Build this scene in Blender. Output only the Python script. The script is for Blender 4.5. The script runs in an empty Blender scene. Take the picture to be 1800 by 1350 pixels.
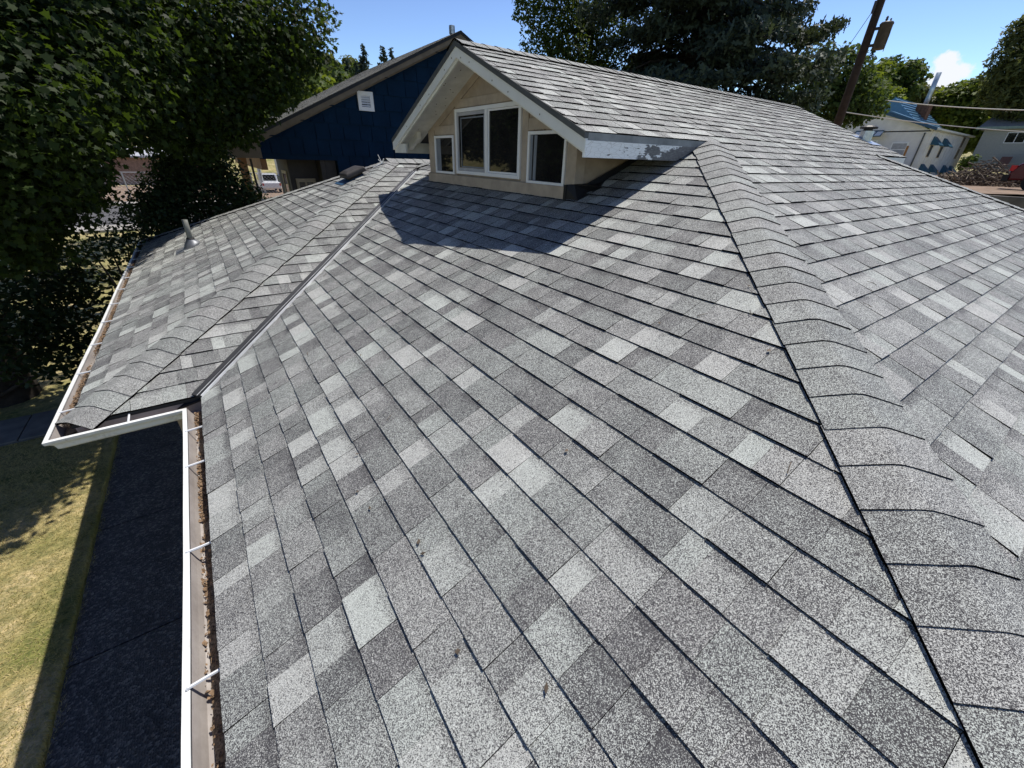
import bpy, bmesh, math, random
import numpy as np
from mathutils import Vector, Matrix

# ------------------------------------------------------------------ camera, sky, sun, exposure
SC = bpy.context.scene
COL = SC.collection
F_PX = 714.6926
CAM = Vector((0.34765, -1.27956, 1.52775))
YAW, PITCH, ROLL = 0.6248947, -0.5078982, 0.0319767
fw = Vector((math.cos(PITCH)*math.sin(YAW), math.cos(PITCH)*math.cos(YAW), math.sin(PITCH)))
rt = Vector((math.cos(YAW), -math.sin(YAW), 0))
up = rt.cross(fw)
rt2 = rt*math.cos(ROLL) + up*math.sin(ROLL)
up2 = -rt*math.sin(ROLL) + up*math.cos(ROLL)
cd = bpy.data.cameras.new('camera')
cam = bpy.data.objects.new('camera', cd)
COL.objects.link(cam)
m3 = Matrix((rt2, up2, -fw)).transposed()
cam.matrix_world = Matrix.Translation(CAM) @ m3.to_4x4()
cd.sensor_fit = 'HORIZONTAL'; cd.sensor_width = 36.0; cd.lens = F_PX/1800*36
cd.clip_start = 0.03; cd.clip_end = 6000
SC.camera = cam

SUN = Vector((0.403, 0.127, 0.907)).normalized()
SUN_EL = math.asin(SUN.z); SUN_AZ = math.atan2(SUN.x, SUN.y)
CLOUD_A, CLOUD_Z = -0.006, 0.112
world = bpy.data.worlds.new('World'); SC.world = world; world.use_nodes = True
wn = world.node_tree.nodes; wl = world.node_tree.links
bgn = wn['Background']; bgn.inputs[1].default_value = 0.05
sky = wn.new('ShaderNodeTexSky'); sky.sky_type = 'NISHITA'; sky.sun_disc = False
sky.sun_elevation = SUN_EL; sky.sun_rotation = SUN_AZ
sky.air_density = 1.0; sky.dust_density = 0.0; sky.ozone_density = 2.6
sg = wn.new('ShaderNodeGamma'); sg.inputs[1].default_value = 1.8      # deeper contrast over the whole dome
sm = wn.new('ShaderNodeVectorMath'); sm.operation = 'SCALE'; sm.inputs['Scale'].default_value = 0.80
wl.new(sky.outputs[0], sm.inputs[0]); wl.new(sm.outputs[0], sg.inputs[0])
sh = wn.new('ShaderNodeHueSaturation'); sh.inputs['Saturation'].default_value = 0.86
wl.new(sg.outputs[0], sh.inputs['Color'])
# one small cumulus low over the trees
def wmath(op, a, b=0.0, c=0.0):
    x = wn.new('ShaderNodeMath'); x.operation = op
    for i, v in enumerate((a, b, c)):
        if hasattr(v, 'is_linked'): wl.new(v, x.inputs[i])
        else: x.inputs[i].default_value = v
    return x.outputs[0]
tcw = wn.new('ShaderNodeTexCoord'); sxw = wn.new('ShaderNodeSeparateXYZ'); wl.new(tcw.outputs['Generated'], sxw.inputs[0])
ca = wmath('ADD', wmath('MULTIPLY', sxw.outputs[0], 0.2546), wmath('MULTIPLY', sxw.outputs[1], -0.967))
ca = wmath('DIVIDE', wmath('SUBTRACT', ca, CLOUD_A), 0.040)
cb = wmath('DIVIDE', wmath('SUBTRACT', sxw.outputs[2], CLOUD_Z), 0.036)
cr = wmath('SQRT', wmath('ADD', wmath('MULTIPLY', ca, ca), wmath('MULTIPLY', cb, cb)))
cn = wn.new('ShaderNodeTexNoise'); cn.inputs['Scale'].default_value = 26; cn.inputs['Detail'].default_value = 7; cn.inputs['Roughness'].default_value = 0.55
wl.new(tcw.outputs['Generated'], cn.inputs['Vector'])
cm = wn.new('ShaderNodeMapRange'); cm.interpolation_type = 'SMOOTHSTEP'
wl.new(wmath('ADD', wmath('SUBTRACT', 1.0, cr), wmath('MULTIPLY', wmath('SUBTRACT', cn.outputs[0], 0.5), 3.6)), cm.inputs[0]); cm.inputs[1].default_value = 0.05; cm.inputs[2].default_value = 0.5
ahead = wmath('GREATER_THAN', sxw.outputs[0], 0.0)
cx = wn.new('ShaderNodeMix'); cx.data_type = 'RGBA'
wl.new(wmath('MULTIPLY', cm.outputs[0], ahead), cx.inputs[0]); wl.new(sh.outputs[0], cx.inputs[6]); cx.inputs[7].default_value = (18.5, 19.2, 20.5, 1)
wl.new(cx.outputs[2], bgn.inputs[0])
sl = bpy.data.lights.new('sun', 'SUN'); sl.energy = 5.0; sl.angle = math.radians(0.53); sl.color = (1.0, 0.95, 0.86)
so = bpy.data.objects.new('sun', sl); COL.objects.link(so)
so.rotation_euler = SUN.to_track_quat('Z', 'Y').to_euler()
so.location = (20, 10, 40)
SC.view_settings.view_transform = 'Standard'; SC.view_settings.look = 'None'
SC.view_settings.exposure = 0.0; SC.view_settings.gamma = 1.0
SC.view_settings.use_curve_mapping = False

R = random.Random(7)
NR = np.random.default_rng(11)
G = -2.75            # ground beside the house (the eave line is z = 0)

# ------------------------------------------------------------------ materials
MATS = {}
class NT:
    def __init__(s, name):
        s.m = bpy.data.materials.new(name); s.m.use_nodes = True
        s.t = s.m.node_tree; s.b = s.t.nodes['Principled BSDF']; s.out = s.t.nodes['Material Output']
        MATS[name] = s.m
    def n(s, typ, **kw):
        x = s.t.nodes.new(typ)
        for k, v in kw.items(): setattr(x, k, v)
        return x
    def l(s, a, b): s.t.links.new(a, b)
    def obj(s): return s.n('ShaderNodeTexCoord').outputs['Object']
    def noise(s, scale, detail=2.0, rough=0.5, vec=None, dim='3D'):
        x = s.n('ShaderNodeTexNoise'); x.inputs['Scale'].default_value = scale
        x.inputs['Detail'].default_value = detail; x.inputs['Roughness'].default_value = rough
        s.l(vec if vec is not None else s.obj(), x.inputs['Vector']); return x
    def ramp(s, fac, stops):
        x = s.n('ShaderNodeValToRGB'); e = x.color_ramp.elements
        while len(e) < len(stops): e.new(0.5)
        for k, (p, c) in enumerate(stops):
            e[k].position = p; e[k].color = (c[0], c[1], c[2], 1)
        s.l(fac, x.inputs[0]); return x.outputs[0]
    def mix(s, fac, a, b, mode='MIX'):
        x = s.n('ShaderNodeMix', data_type='RGBA', blend_type=mode)
        for v, i in ((fac, 0), (a, 6), (b, 7)):
            if hasattr(v, 'links') or hasattr(v, 'is_linked'): s.l(v, x.inputs[i])
            elif i == 0: x.inputs[0].default_value = v
            else: x.inputs[i].default_value = (v[0], v[1], v[2], 1)
        return x.outputs[2]
    def math(s, op, a, b=0.0, c=0.0, clamp=False):
        x = s.n('ShaderNodeMath', operation=op); x.use_clamp = clamp
        for i, v in enumerate((a, b, c)):
            if hasattr(v, 'is_linked'): s.l(v, x.inputs[i])
            else: x.inputs[i].default_value = v
        return x.outputs[0]
    def bump(s, h, strength=0.3, dist=0.01):
        x = s.n('ShaderNodeBump'); x.inputs['Strength'].default_value = strength
        x.inputs['Distance'].default_value = dist
        s.l(h, x.inputs['Height']); s.l(x.outputs[0], s.b.inputs['Normal'])
    def col(s, c):
        if hasattr(c, 'is_linked'): s.l(c, s.b.inputs['Base Color'])
        else: s.b.inputs['Base Color'].default_value = (c[0], c[1], c[2], 1)
    def p(s, **kw):
        for k, v in kw.items(): s.b.inputs[k.replace('_', ' ')].default_value = v
        return s

def simple(name, c, rough=0.6, metal=0.0, var=0.12, scale=6.0, bump=0.0, spec=0.35):
    t = NT(name)
    n = t.noise(scale, 5, 0.6)
    lo = [max(0, x*(1-var*1.6)) for x in c]; hi = [x*(1+var) for x in c]
    t.col(t.ramp(n.outputs[0], [(0.3, lo), (0.7, hi)]))
    t.p(Roughness=rough, Metallic=metal); t.b.inputs['Specular IOR Level'].default_value = spec
    if bump: t.bump(t.noise(scale*12, 3, 0.6).outputs[0], bump, 0.004)
    return t.m

def mk_shingle(name, dark, light, gain=1.0, scale=330.0):
    """asphalt granules: colour of each grain picked from dark and pale ones by the tab's blend"""
    t = NT(name)
    at = t.n('ShaderNodeAttribute', attribute_name='tone')
    sep = t.n('ShaderNodeSeparateColor'); t.l(at.outputs['Color'], sep.inputs[0])
    uv = t.n('ShaderNodeAttribute', attribute_name='pos')
    sepu = t.n('ShaderNodeSeparateXYZ'); t.l(uv.outputs['Vector'], sepu.inputs[0])
    o = t.obj()
    vor = t.n('ShaderNodeTexVoronoi'); vor.inputs['Scale'].default_value = scale
    t.l(o, vor.inputs['Vector'])
    sv = t.n('ShaderNodeSeparateColor'); t.l(vor.outputs['Color'], sv.inputs[0])
    fine = t.noise(70, 3, 0.6, o); big = t.noise(2.3, 3, 0.5, o); mid = t.noise(11, 3, 0.6, o)
    # printed shade band near the head of some tabs
    wob = t.math('MULTIPLY_ADD', t.math('SUBTRACT', fine.outputs[0], 0.5), 0.35, sepu.outputs[1])
    band = t.n('ShaderNodeMapRange', interpolation_type='SMOOTHSTEP')
    t.l(wob, band.inputs[0]); band.inputs[1].default_value = 0.62; band.inputs[2].default_value = 0.92
    bandf = t.math('MULTIPLY', band.outputs[0], sep.outputs[1])
    tone = t.math('SUBTRACT', sep.outputs[0], t.math('MULTIPLY', bandf, 0.45))
    tone = t.math('ADD', tone, t.math('MULTIPLY', t.math('SUBTRACT', mid.outputs[0], 0.5), 0.55))
    tone = t.math('ADD', tone, t.math('MULTIPLY', t.math('SUBTRACT', big.outputs[0], 0.5), 0.30))
    # fraction of pale grains
    thr = t.math('SUBTRACT', 1.0, t.math('MULTIPLY_ADD', tone, 0.66, 0.12))
    sel = t.n('ShaderNodeMapRange'); t.l(t.math('SUBTRACT', sv.outputs[0], thr), sel.inputs[0])
    sel.inputs[1].default_value = -0.2; sel.inputs[2].default_value = 0.2
    lum = t.math('MULTIPLY_ADD', sv.outputs[1], 0.5, 0.75)
    warm = t.mix(sep.outputs[2], light, (light[0]*1.02, light[1]*0.965, light[2]*0.985))
    c = t.mix(sel.outputs[0], dark, warm)
    vm = t.n('ShaderNodeVectorMath', operation='SCALE'); t.l(c, vm.inputs[0]); t.l(t.math('MULTIPLY', lum, gain), vm.inputs['Scale'])
    t.l(vm.outputs[0], t.b.inputs['Base Color'])
    t.p(Roughness=0.7); t.b.inputs['Specular IOR Level'].default_value = 0.3
    t.bump(vor.outputs['Distance'], 0.35, 0.003)
    return t.m

mk_shingle('shingle', (0.062, 0.060, 0.065), (0.525, 0.555, 0.52), scale=560.0)
simple('asphalt_edge', (0.004, 0.004, 0.004), 1.0, spec=0.0)
mk_shingle('old_shingle', (0.055, 0.056, 0.048), (0.25, 0.25, 0.205), scale=160)
simple('deck', (0.05, 0.05, 0.055), 0.9)
simple('white_paint', (0.76, 0.77, 0.76), 0.45, var=0.06, scale=3, spec=0.4)
def mk_gutter():
    t = NT('gutter_white'); o = t.obj(); a = t.noise(3.5, 6, 0.7, o); b = t.noise(45, 4, 0.7, o)
    f = t.math('MULTIPLY', t.ramp(a.outputs[0], [(0.50, (0, 0, 0)), (0.70, (0.8, 0.8, 0.8))]), t.ramp(b.outputs[0], [(0.40, (0, 0, 0)), (0.62, (1, 1, 1))]))
    t.col(t.mix(f, (0.83, 0.84, 0.82), (0.46, 0.42, 0.35))); t.p(Roughness=0.38)
mk_gutter()
simple('window_white', (0.84, 0.84, 0.86), 0.35, var=0.02, scale=3, spec=0.5)
simple('soffit_white', (0.72, 0.71, 0.66), 0.6, var=0.10, scale=7)
simple('tan_trim', (0.43, 0.355, 0.285), 0.65, var=0.13, scale=7, bump=0.1)
simple('tan_wall', (0.365, 0.295, 0.23), 0.75, var=0.12, scale=9, bump=0.2)
simple('drip_grey', (0.09, 0.095, 0.10), 0.5, var=0.15, scale=8)
simple('drip_light', (0.24, 0.255, 0.265), 0.5, var=0.2, scale=8)
simple('black_flash', (0.012, 0.012, 0.014), 0.5, var=0.2)
simple('rubber', (0.02, 0.02, 0.021), 0.7)
simple('galv_dull', (0.22, 0.23, 0.25), 0.5, metal=0.5, var=0.2, scale=18)
simple('galv', (0.52, 0.54, 0.56), 0.35, metal=0.85, var=0.18, scale=18)
simple('pipe_grey', (0.20, 0.205, 0.18), 0.6, var=0.12, scale=14)
simple('valley_metal', (0.028, 0.029, 0.033), 0.5, metal=0.0, var=0.15, scale=9)
simple('valley_glint', (0.75, 0.76, 0.77), 0.4, metal=0.0, var=0.1)  # pale colour stands in for sun glint on the metal
simple('vent_black', (0.055, 0.05, 0.048), 0.6, var=0.25, scale=14)
simple('bracket', (0.82, 0.83, 0.84), 0.35, var=0.03)
simple('dark_inside', (0.015, 0.014, 0.014), 0.9)
simple('blind_grey', (0.20, 0.22, 0.26), 0.6)
simple('sash_grey', (0.42, 0.42, 0.45), 0.5)
simple('blue_siding', (0.004, 0.021, 0.052), 0.75, var=0.16, scale=2.2, bump=0.35, spec=0.12)
simple('brown_trim', (0.17, 0.135, 0.095), 0.6, var=0.12)
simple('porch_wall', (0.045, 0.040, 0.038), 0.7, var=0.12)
simple('porch_trim', (0.34, 0.285, 0.20), 0.6)
simple('cedar', (0.30, 0.145, 0.06), 0.6, var=0.2)
simple('dark_rail', (0.03, 0.026, 0.024), 0.5)
simple('truck_white', (0.80, 0.81, 0.82), 0.25, var=0.02, spec=0.6)
simple('tyre', (0.02, 0.02, 0.02), 0.8)
simple('bark', (0.085, 0.066, 0.05), 0.9, var=0.35, scale=9, bump=0.6)
simple('bark_dark', (0.04, 0.032, 0.027), 0.9, var=0.35, scale=9, bump=0.6)
simple('pole_wood', (0.052, 0.034, 0.024), 0.85, var=0.3, scale=5, bump=0.4)
simple('trafo', (0.075, 0.066, 0.06), 0.5, var=0.2)
simple('ceramic', (0.10, 0.09, 0.10), 0.3)
simple('cable', (0.62, 0.60, 0.56), 0.5, var=0.05)
simple('cable_dark', (0.05, 0.05, 0.05), 0.5)
simple('board_white', (0.72, 0.71, 0.73), 0.6, var=0.07, scale=1.5)
simple('stain_tan', (0.34, 0.27, 0.21), 0.7)
simple('awning_blue', (0.030, 0.095, 0.16), 0.45, var=0.1)
simple('roof_blue', (0.08, 0.19, 0.30), 0.4, metal=0.2, var=0.08)
simple('fascia_blue', (0.03, 0.085, 0.17), 0.45)
simple('brick_flue', (0.14, 0.075, 0.05), 0.8, var=0.3)
simple('flue_pipe', (0.45, 0.55, 0.66), 0.3, metal=0.4)
simple('grey_siding', (0.42, 0.42, 0.385), 0.65, var=0.06)
simple('grey_roof', (0.30, 0.29, 0.28), 0.85, var=0.12, scale=4)
simple('green_trim', (0.22, 0.30, 0.27), 0.5)
simple('concrete', (0.36, 0.34, 0.31), 0.85, var=0.15, scale=3, bump=0.3)
simple('old_concrete', (0.17, 0.165, 0.155), 0.9, var=0.25, scale=3, bump=0.3)
simple('block_wall', (0.17, 0.155, 0.14), 0.9, var=0.22, scale=2.5, bump=0.4)
simple('car_red', (0.10, 0.006, 0.012), 0.2, var=0.05, spec=0.6)
simple('light_red', (0.55, 0.03, 0.03), 0.25)
simple('stick', (0.15, 0.115, 0.085), 0.85, var=0.35, scale=5)
simple('dry_leaf', (0.25, 0.165, 0.10), 0.8, var=0.5, scale=60)
simple('gravel_litter', (0.20, 0.16, 0.12), 0.9, var=0.6, scale=140)
simple('steel_post', (0.50, 0.50, 0.50), 0.4, metal=0.6)
simple('brick_far', (0.28, 0.18, 0.14), 0.85, var=0.2, scale=4)
simple('roof_far', (0.45, 0.46, 0.50), 0.7, var=0.08)
simple('bench_grey', (0.30, 0.34, 0.38), 0.6)
simple('plank_red', (0.20, 0.10, 0.075), 0.7)

def mk_gutter_in():
    t = NT('gutter_inside'); n = t.noise(5, 6, 0.65); n2 = t.noise(60, 3, 0.6)
    c = t.ramp(n.outputs[0], [(0.25, (0.28, 0.25, 0.235)), (0.55, (0.43, 0.395, 0.375)), (0.8, (0.52, 0.485, 0.46))])
    t.col(t.mix(t.math('MULTIPLY', n2.outputs[0], 0.35), c, (0.16, 0.13, 0.11)))
    t.p(Roughness=0.6)
mk_gutter_in()

def mk_peel():
    """white paint flaking off weathered board"""
    t = NT('peeling_paint'); o = t.obj()
    mp = t.n('ShaderNodeMapping'); mp.inputs['Scale'].default_value = (1.0, 1.0, 3.2); t.l(o, mp.inputs[0])
    n = t.noise(7, 6, 0.62, mp.outputs[0])
    sx = t.n('ShaderNodeSeparateXYZ'); t.l(o, sx.inputs[0])
    # bare wood grows towards the sheltered end, low on the board
    g = t.math('MULTIPLY_ADD', t.math('SUBTRACT', sx.outputs[0], 3.02), 0.42, t.math('MULTIPLY', t.math('SUBTRACT', 1.60, sx.outputs[2]), 2.2))
    v = t.math('ADD', n.outputs[0], g)
    f = t.n('ShaderNodeMapRange'); t.l(v, f.inputs[0]); f.inputs[1].default_value = 0.60; f.inputs[2].default_value = 0.615
    n2 = t.noise(30, 4, 0.6, mp.outputs[0])
    wood = t.ramp(n2.outputs[0], [(0.3, (0.10, 0.10, 0.105)), (0.7, (0.22, 0.22, 0.22))])
    cr = t.n('ShaderNodeTexVoronoi', feature='DISTANCE_TO_EDGE'); cr.inputs['Scale'].default_value = 16; t.l(mp.outputs[0], cr.inputs[0])
    crk = t.n('ShaderNodeMapRange'); t.l(cr.outputs[0], crk.inputs[0]); crk.inputs[1].default_value = 0.0; crk.inputs[2].default_value = 0.05
    paint = t.mix(crk.outputs[0], (0.66, 0.66, 0.65), (0.90, 0.92, 0.93))
    t.col(t.mix(f.outputs[0], paint, wood)); t.p(Roughness=0.7)
    t.bump(t.math('MULTIPLY', f.outputs[0], -1.0), 0.5, 0.002)
mk_peel()

def mk_glass(name='glass'):
    t = NT(name); o = t.obj(); n = t.noise(3.0, 2, 0.5, o)
    t.col(t.ramp(n.outputs[0], [(0.3, (0.010, 0.010, 0.011)), (0.75, (0.022, 0.021, 0.021))]))
    t.p(Roughness=0.03); t.b.inputs['Specular IOR Level'].default_value = 0.5
    t.bump(t.noise(1.6, 1, 0.4, o).outputs[0], 0.06, 0.02)
mk_glass()

def mk_leaf(name, lo, hi, trans=0.3, glow=2.2):
    t = NT(name)
    at = t.n('ShaderNodeAttribute', attribute_name='tint')
    c = t.mix(at.outputs['Fac'], lo, hi)
    t.b.inputs['Roughness'].default_value = 0.6; t.b.inputs['Specular IOR Level'].default_value = 0.18
    t.col(c)
    tr = t.n('ShaderNodeBsdfTranslucent')
    t.l(t.mix(0.75, c, (hi[0]*glow, hi[1]*glow*0.92, hi[2]*glow*0.4)), tr.inputs[0])
    ms = t.n('ShaderNodeMixShader'); ms.inputs[0].default_value = trans
    t.l(t.b.outputs[0], ms.inputs[1]); t.l(tr.outputs[0], ms.inputs[2]); t.l(ms.outputs[0], t.out.inputs[0])
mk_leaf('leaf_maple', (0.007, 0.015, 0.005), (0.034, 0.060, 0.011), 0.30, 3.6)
mk_leaf('leaf_shrub', (0.010, 0.021, 0.008), (0.042, 0.07, 0.024), 0.2)
mk_leaf('leaf_spruce', (0.018, 0.030, 0.024), (0.085, 0.12, 0.085), 0.10)
mk_leaf('leaf_dark', (0.025, 0.05, 0.016), (0.085, 0.13, 0.035), 0.3)
mk_leaf('leaf_bright', (0.05, 0.085, 0.018), (0.15, 0.20, 0.035), 0.35)
mk_leaf('leaf_blue', (0.03, 0.05, 0.04), (0.075, 0.11, 0.085), 0.1)
mk_leaf('leaf_olive', (0.045, 0.06, 0.022), (0.13, 0.15, 0.05), 0.25)
mk_leaf('grass_blade', (0.16, 0.185, 0.05), (0.66, 0.55, 0.28), 0.3, 1.0)

def mk_ground():
    t = NT('ground_grass'); o = t.obj()
    a = t.noise(0.9, 4, 0.6, o); b = t.noise(14, 4, 0.65, o); c = t.noise(90, 3, 0.7, o)
    patch = t.ramp(a.outputs[0], [(0.36, (0.25, 0.26, 0.08)), (0.52, (0.46, 0.395, 0.19)), (0.68, (0.66, 0.54, 0.33))])
    fine = t.ramp(b.outputs[0], [(0.35, (0.45, 0.5, 0.4)), (0.65, (1.15, 1.1, 1.05))])
    c2 = t.mix(1.0, patch, fine, 'MULTIPLY')
    f2 = t.ramp(c.outputs[0], [(0.3, (0.6, 0.6, 0.6)), (0.7, (1.15, 1.15, 1.1))])
    t.col(t.mix(1.0, c2, f2, 'MULTIPLY')); t.p(Roughness=0.95)
    t.bump(c.outputs[0], 0.6, 0.02)
mk_ground()
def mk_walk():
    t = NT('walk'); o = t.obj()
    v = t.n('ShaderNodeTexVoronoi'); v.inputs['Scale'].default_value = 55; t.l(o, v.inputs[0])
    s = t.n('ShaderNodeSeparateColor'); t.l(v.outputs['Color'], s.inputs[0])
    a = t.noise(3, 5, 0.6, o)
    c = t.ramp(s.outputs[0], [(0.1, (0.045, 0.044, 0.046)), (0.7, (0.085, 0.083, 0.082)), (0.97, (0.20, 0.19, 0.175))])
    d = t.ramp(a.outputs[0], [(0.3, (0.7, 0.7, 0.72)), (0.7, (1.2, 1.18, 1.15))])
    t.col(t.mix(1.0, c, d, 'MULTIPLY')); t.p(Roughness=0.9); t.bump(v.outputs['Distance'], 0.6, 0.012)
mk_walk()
simple('asphalt', (0.11, 0.108, 0.11), 0.9, var=0.2, scale=1.5)
simple('dirt', (0.26, 0.185, 0.13), 0.95, var=0.3, scale=1.6, bump=0.5)

# ------------------------------------------------------------------ helpers
def tag(o, label=None, cat=None, group=None, kind=None):
    if label: o['label'] = label
    if cat: o['category'] = cat
    if group: o['group'] = group
    if kind: o['kind'] = kind
    return o

def empty(name, loc, label, cat, group=None):
    o = bpy.data.objects.new(name, None); COL.objects.link(o); o.location = loc
    o.empty_display_size = 0.2
    return tag(o, label, cat, group)

def wpos(o):
    p = Vector((0, 0, 0))
    while o is not None:
        p += o.location; o = o.parent
    return p

def link(name, me, parent=None, mat=None):
    """mesh data is in place coordinates; parts keep the place's origin under their thing"""
    o = bpy.data.objects.new(name, me); COL.objects.link(o)
    if mat: me.materials.append(MATS[mat])
    if parent is not None:
        o.parent = parent
        o.location = -wpos(parent)
    return o

class MB:
    def __init__(s): s.v = []; s.f = []; s.mi = []
    def add(s, vs, fs, mi=0):
        k = len(s.v); s.v += [tuple(x) for x in vs]
        for f in fs: s.f.append([i+k for i in f]); s.mi.append(mi)
        return s
    def box(s, lo, hi, mi=0):
        x0, y0, z0 = lo; x1, y1, z1 = hi
        vs = [(x0,y0,z0),(x1,y0,z0),(x1,y1,z0),(x0,y1,z0),(x0,y0,z1),(x1,y0,z1),(x1,y1,z1),(x0,y1,z1)]
        return s.add(vs, [(0,3,2,1),(4,5,6,7),(0,1,5,4),(1,2,6,5),(2,3,7,6),(3,0,4,7)], mi)
    def prism(s, poly, d, mi=0):
        """closed 3D polygon extruded by vector d"""
        n = len(poly); d = Vector(d); p = [Vector(q) for q in poly]
        vs = p + [q + d for q in p]
        fs = [list(range(n-1, -1, -1)), list(range(n, 2*n))] + [(i, (i+1) % n, n+(i+1) % n, n+i) for i in range(n)]
        return s.add(vs, fs, mi)
    def tube(s, pts, rad, seg=8, mi=0, cap=True):
        pts = [Vector(p) for p in pts]
        if not isinstance(rad, (list, tuple)): rad = [rad]*len(pts)
        rings = []
        ref = Vector((0.31, 0.77, 0.55))
        for i, p in enumerate(pts):
            t = (pts[min(i+1, len(pts)-1)] - pts[max(i-1, 0)]).normalized()
            a = t.cross(ref).normalized(); b = t.cross(a)
            rings.append([p + (a*math.cos(2*math.pi*k/seg) + b*math.sin(2*math.pi*k/seg))*rad[i] for k in range(seg)])
        vs = [q for r in rings for q in r]; fs = []
        for i in range(len(pts)-1):
            for k in range(seg):
                a = i*seg+k; b = i*seg+(k+1) % seg
                fs.append((a, b, b+seg, a+seg))
        if cap:
            fs.append(tuple(range(seg-1, -1, -1))); fs.append(tuple(range((len(pts)-1)*seg, len(pts)*seg)))
        return s.add(vs, fs, mi)
    def bar(s, a, b, w, h, upv=(0, 0, 1), mi=0):
        a = Vector(a); b = Vector(b); t = (b-a).normalized(); sd = t.cross(Vector(upv)).normalized(); u = sd.cross(t)
        q = [sd*(-w/2)-u*(h/2), sd*(w/2)-u*(h/2), sd*(w/2)+u*(h/2), sd*(-w/2)+u*(h/2)]
        return s.add([a+x for x in q]+[b+x for x in q], [(0,3,2,1),(4,5,6,7),(0,1,5,4),(1,2,6,5),(2,3,7,6),(3,0,4,7)], mi)
    def lathe(s, c, prof, seg=20, mi=0):
        c = Vector(c); vs = []; fs = []
        for r, z in prof:
            for k in range(seg):
                a = 2*math.pi*k/seg; vs.append(c+Vector((r*math.cos(a), r*math.sin(a), z)))
        for i in range(len(prof)-1):
            for k in range(seg):
                a = i*seg+k; b = i*seg+(k+1) % seg; fs.append((a, b, b+seg, a+seg))
        return s.add(vs, fs, mi)
    def build(s, name, mat, parent=None, smooth=False, bevel=0.0):
        me = bpy.data.meshes.new(name); me.from_pydata(s.v, [], s.f); me.update()
        mats = mat if isinstance(mat, (list, tuple)) else [mat]
        for m in mats: me.materials.append(MATS[m])
        if len(mats) > 1: me.polygons.foreach_set('material_index', s.mi)
        if smooth: me.polygons.foreach_set('use_smooth', [True]*len(s.f))
        o = link(name, me, parent)
        if bevel:
            md = o.modifiers.new('bevel', 'BEVEL'); md.width = bevel; md.segments = 2; md.limit_method = 'ANGLE'
        return o

def box(name, lo, hi, mat, parent=None, bevel=0.0):
    return MB().box(lo, hi).build(name, mat, parent, bevel=bevel)

def pix(p):
    q = Vector(p) - CAM; z = q.dot(fw)
    if z < 0.05: return None
    return (900 + F_PX*q.dot(rt2)/z, 675 - F_PX*q.dot(up2)/z)

# ------------------------------------------------------------------ the main roof: planes
SA, SB, SD = 0.41957, 0.41069, 0.40660
UB, UR = -3.0524, 2.8523              # eave and ridge of the long slope (y)
VR, VF = 2.5806, 9.2173               # near and far rake (x)
ZE = 1.69095                          # eave of the gablet
UI, WD, UF = 1.97915, 0.67429, 9.08328
VF2 = 7.9241
ZR = SB*(UR-UB); UE = UB + ZE/SB; UC = 2*UR-UB; XH = ZE/SA
XFAR = VF2 + ZE/SA                    # foot of the far hip
YD = (UI+UF)/2; HD = (UF-UI)/2; XDP = -WD+HD; ZD = SD*HD
EXP = 0.143

house = empty('house', (5.0, 2.8, G), 'large house with grey shingled hip roof, tan gablet and white gutters filling the foreground', 'house')

class Plane:
    def __init__(s, O, a, b):
        s.O = Vector(O); s.a = Vector(a).normalized(); s.b = Vector(b).normalized()
        s.n = s.a.cross(s.b).normalized()
        if s.n.z < 0: s.n = -s.n
    def ab(s, p): q = Vector(p)-s.O; return (q.dot(s.a), q.dot(s.b))
    def P(s, a, b, h=0.0): return s.O + s.a*a + s.b*b + s.n*h

PA = Plane((0, 0, 0), (0, 1, 0), (1, 0, SA))
PB = Plane((0, UB, 0), (1, 0, 0), (0, 1, SB))
PC = Plane((0, UC, 0), (1, 0, 0), (0, -1, SB))
PD1 = Plane((0, UI, 0), (1, 0, 0), (0, 1, SD))
PD2 = Plane((-WD, 0, 0), (0, 1, 0), (1, 0, SD))
PD3 = Plane((0, UF, 0), (1, 0, 0), (0, -1, SD))
PE = Plane((XFAR, 0, 0), (0, 1, 0), (-1, 0, SA))
def zA(x): return SA*x
def onA(x, y): return (x, y, SA*x)
def onB(x, y): return (x, y, SB*(y-UB))
def onC(x, y): return (x, y, SB*(UC-y))
def onD1(x, y): return (x, y, SD*(y-UI))
def onD2(x, y): return (x, y, SD*(x+WD))
def onD3(x, y): return (x, y, SD*(UF-y))
def onE(x, y): return (x, y, SA*(XFAR-x))

YV = UI + SA/SD*3.30; YH = UC - SA/SB*3.30
polyA = [onA(0, UB), onA(0, UI), onA(3.30, UI+SA/SD*3.30), onA(XH, UC-SA/SB*XH), onA(XH, UE)]
insA = [0, 0.034, 0, 0, 0]           # inset of the edge that starts at each corner (valley trimmed back)
polyBl = [onB(0, UB), onB(XH, UE), onB(VF2, UE), onB(XFAR, UB)]
polyBh = [onB(VR, UE), onB(VR, UR), onB(VF, UR), onB(VF, UE)]
polyCl = [onC(0, UC), onC(XH, UC-XH*SA/SB), onC(VF2, UC-XH*SA/SB), onC(XFAR, UC)]
polyCh = [onC(VR, UR), onC(VR, 2*UR-UE), onC(VF, 2*UR-UE), onC(VF, UR)]
polyD1 = [onD1(-WD, UI), onD1(0, UI), onD1(3.42, YD), onD1(XDP, YD)]
insD1 = [0, 0.028, 0, 0]
polyD2 = [onD2(-WD, UI), onD2(-WD, UF), onD2(XDP, YD)]
polyD3 = [onD3(-WD, UF), onD3(XDP, YD), onD3(4.3, YD), onD3(4.3, UF)]
polyE = [onE(XFAR, UB), onE(VF2, UE), onE(VF2, 2*UR-UE), onE(XFAR, UC)]

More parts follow.
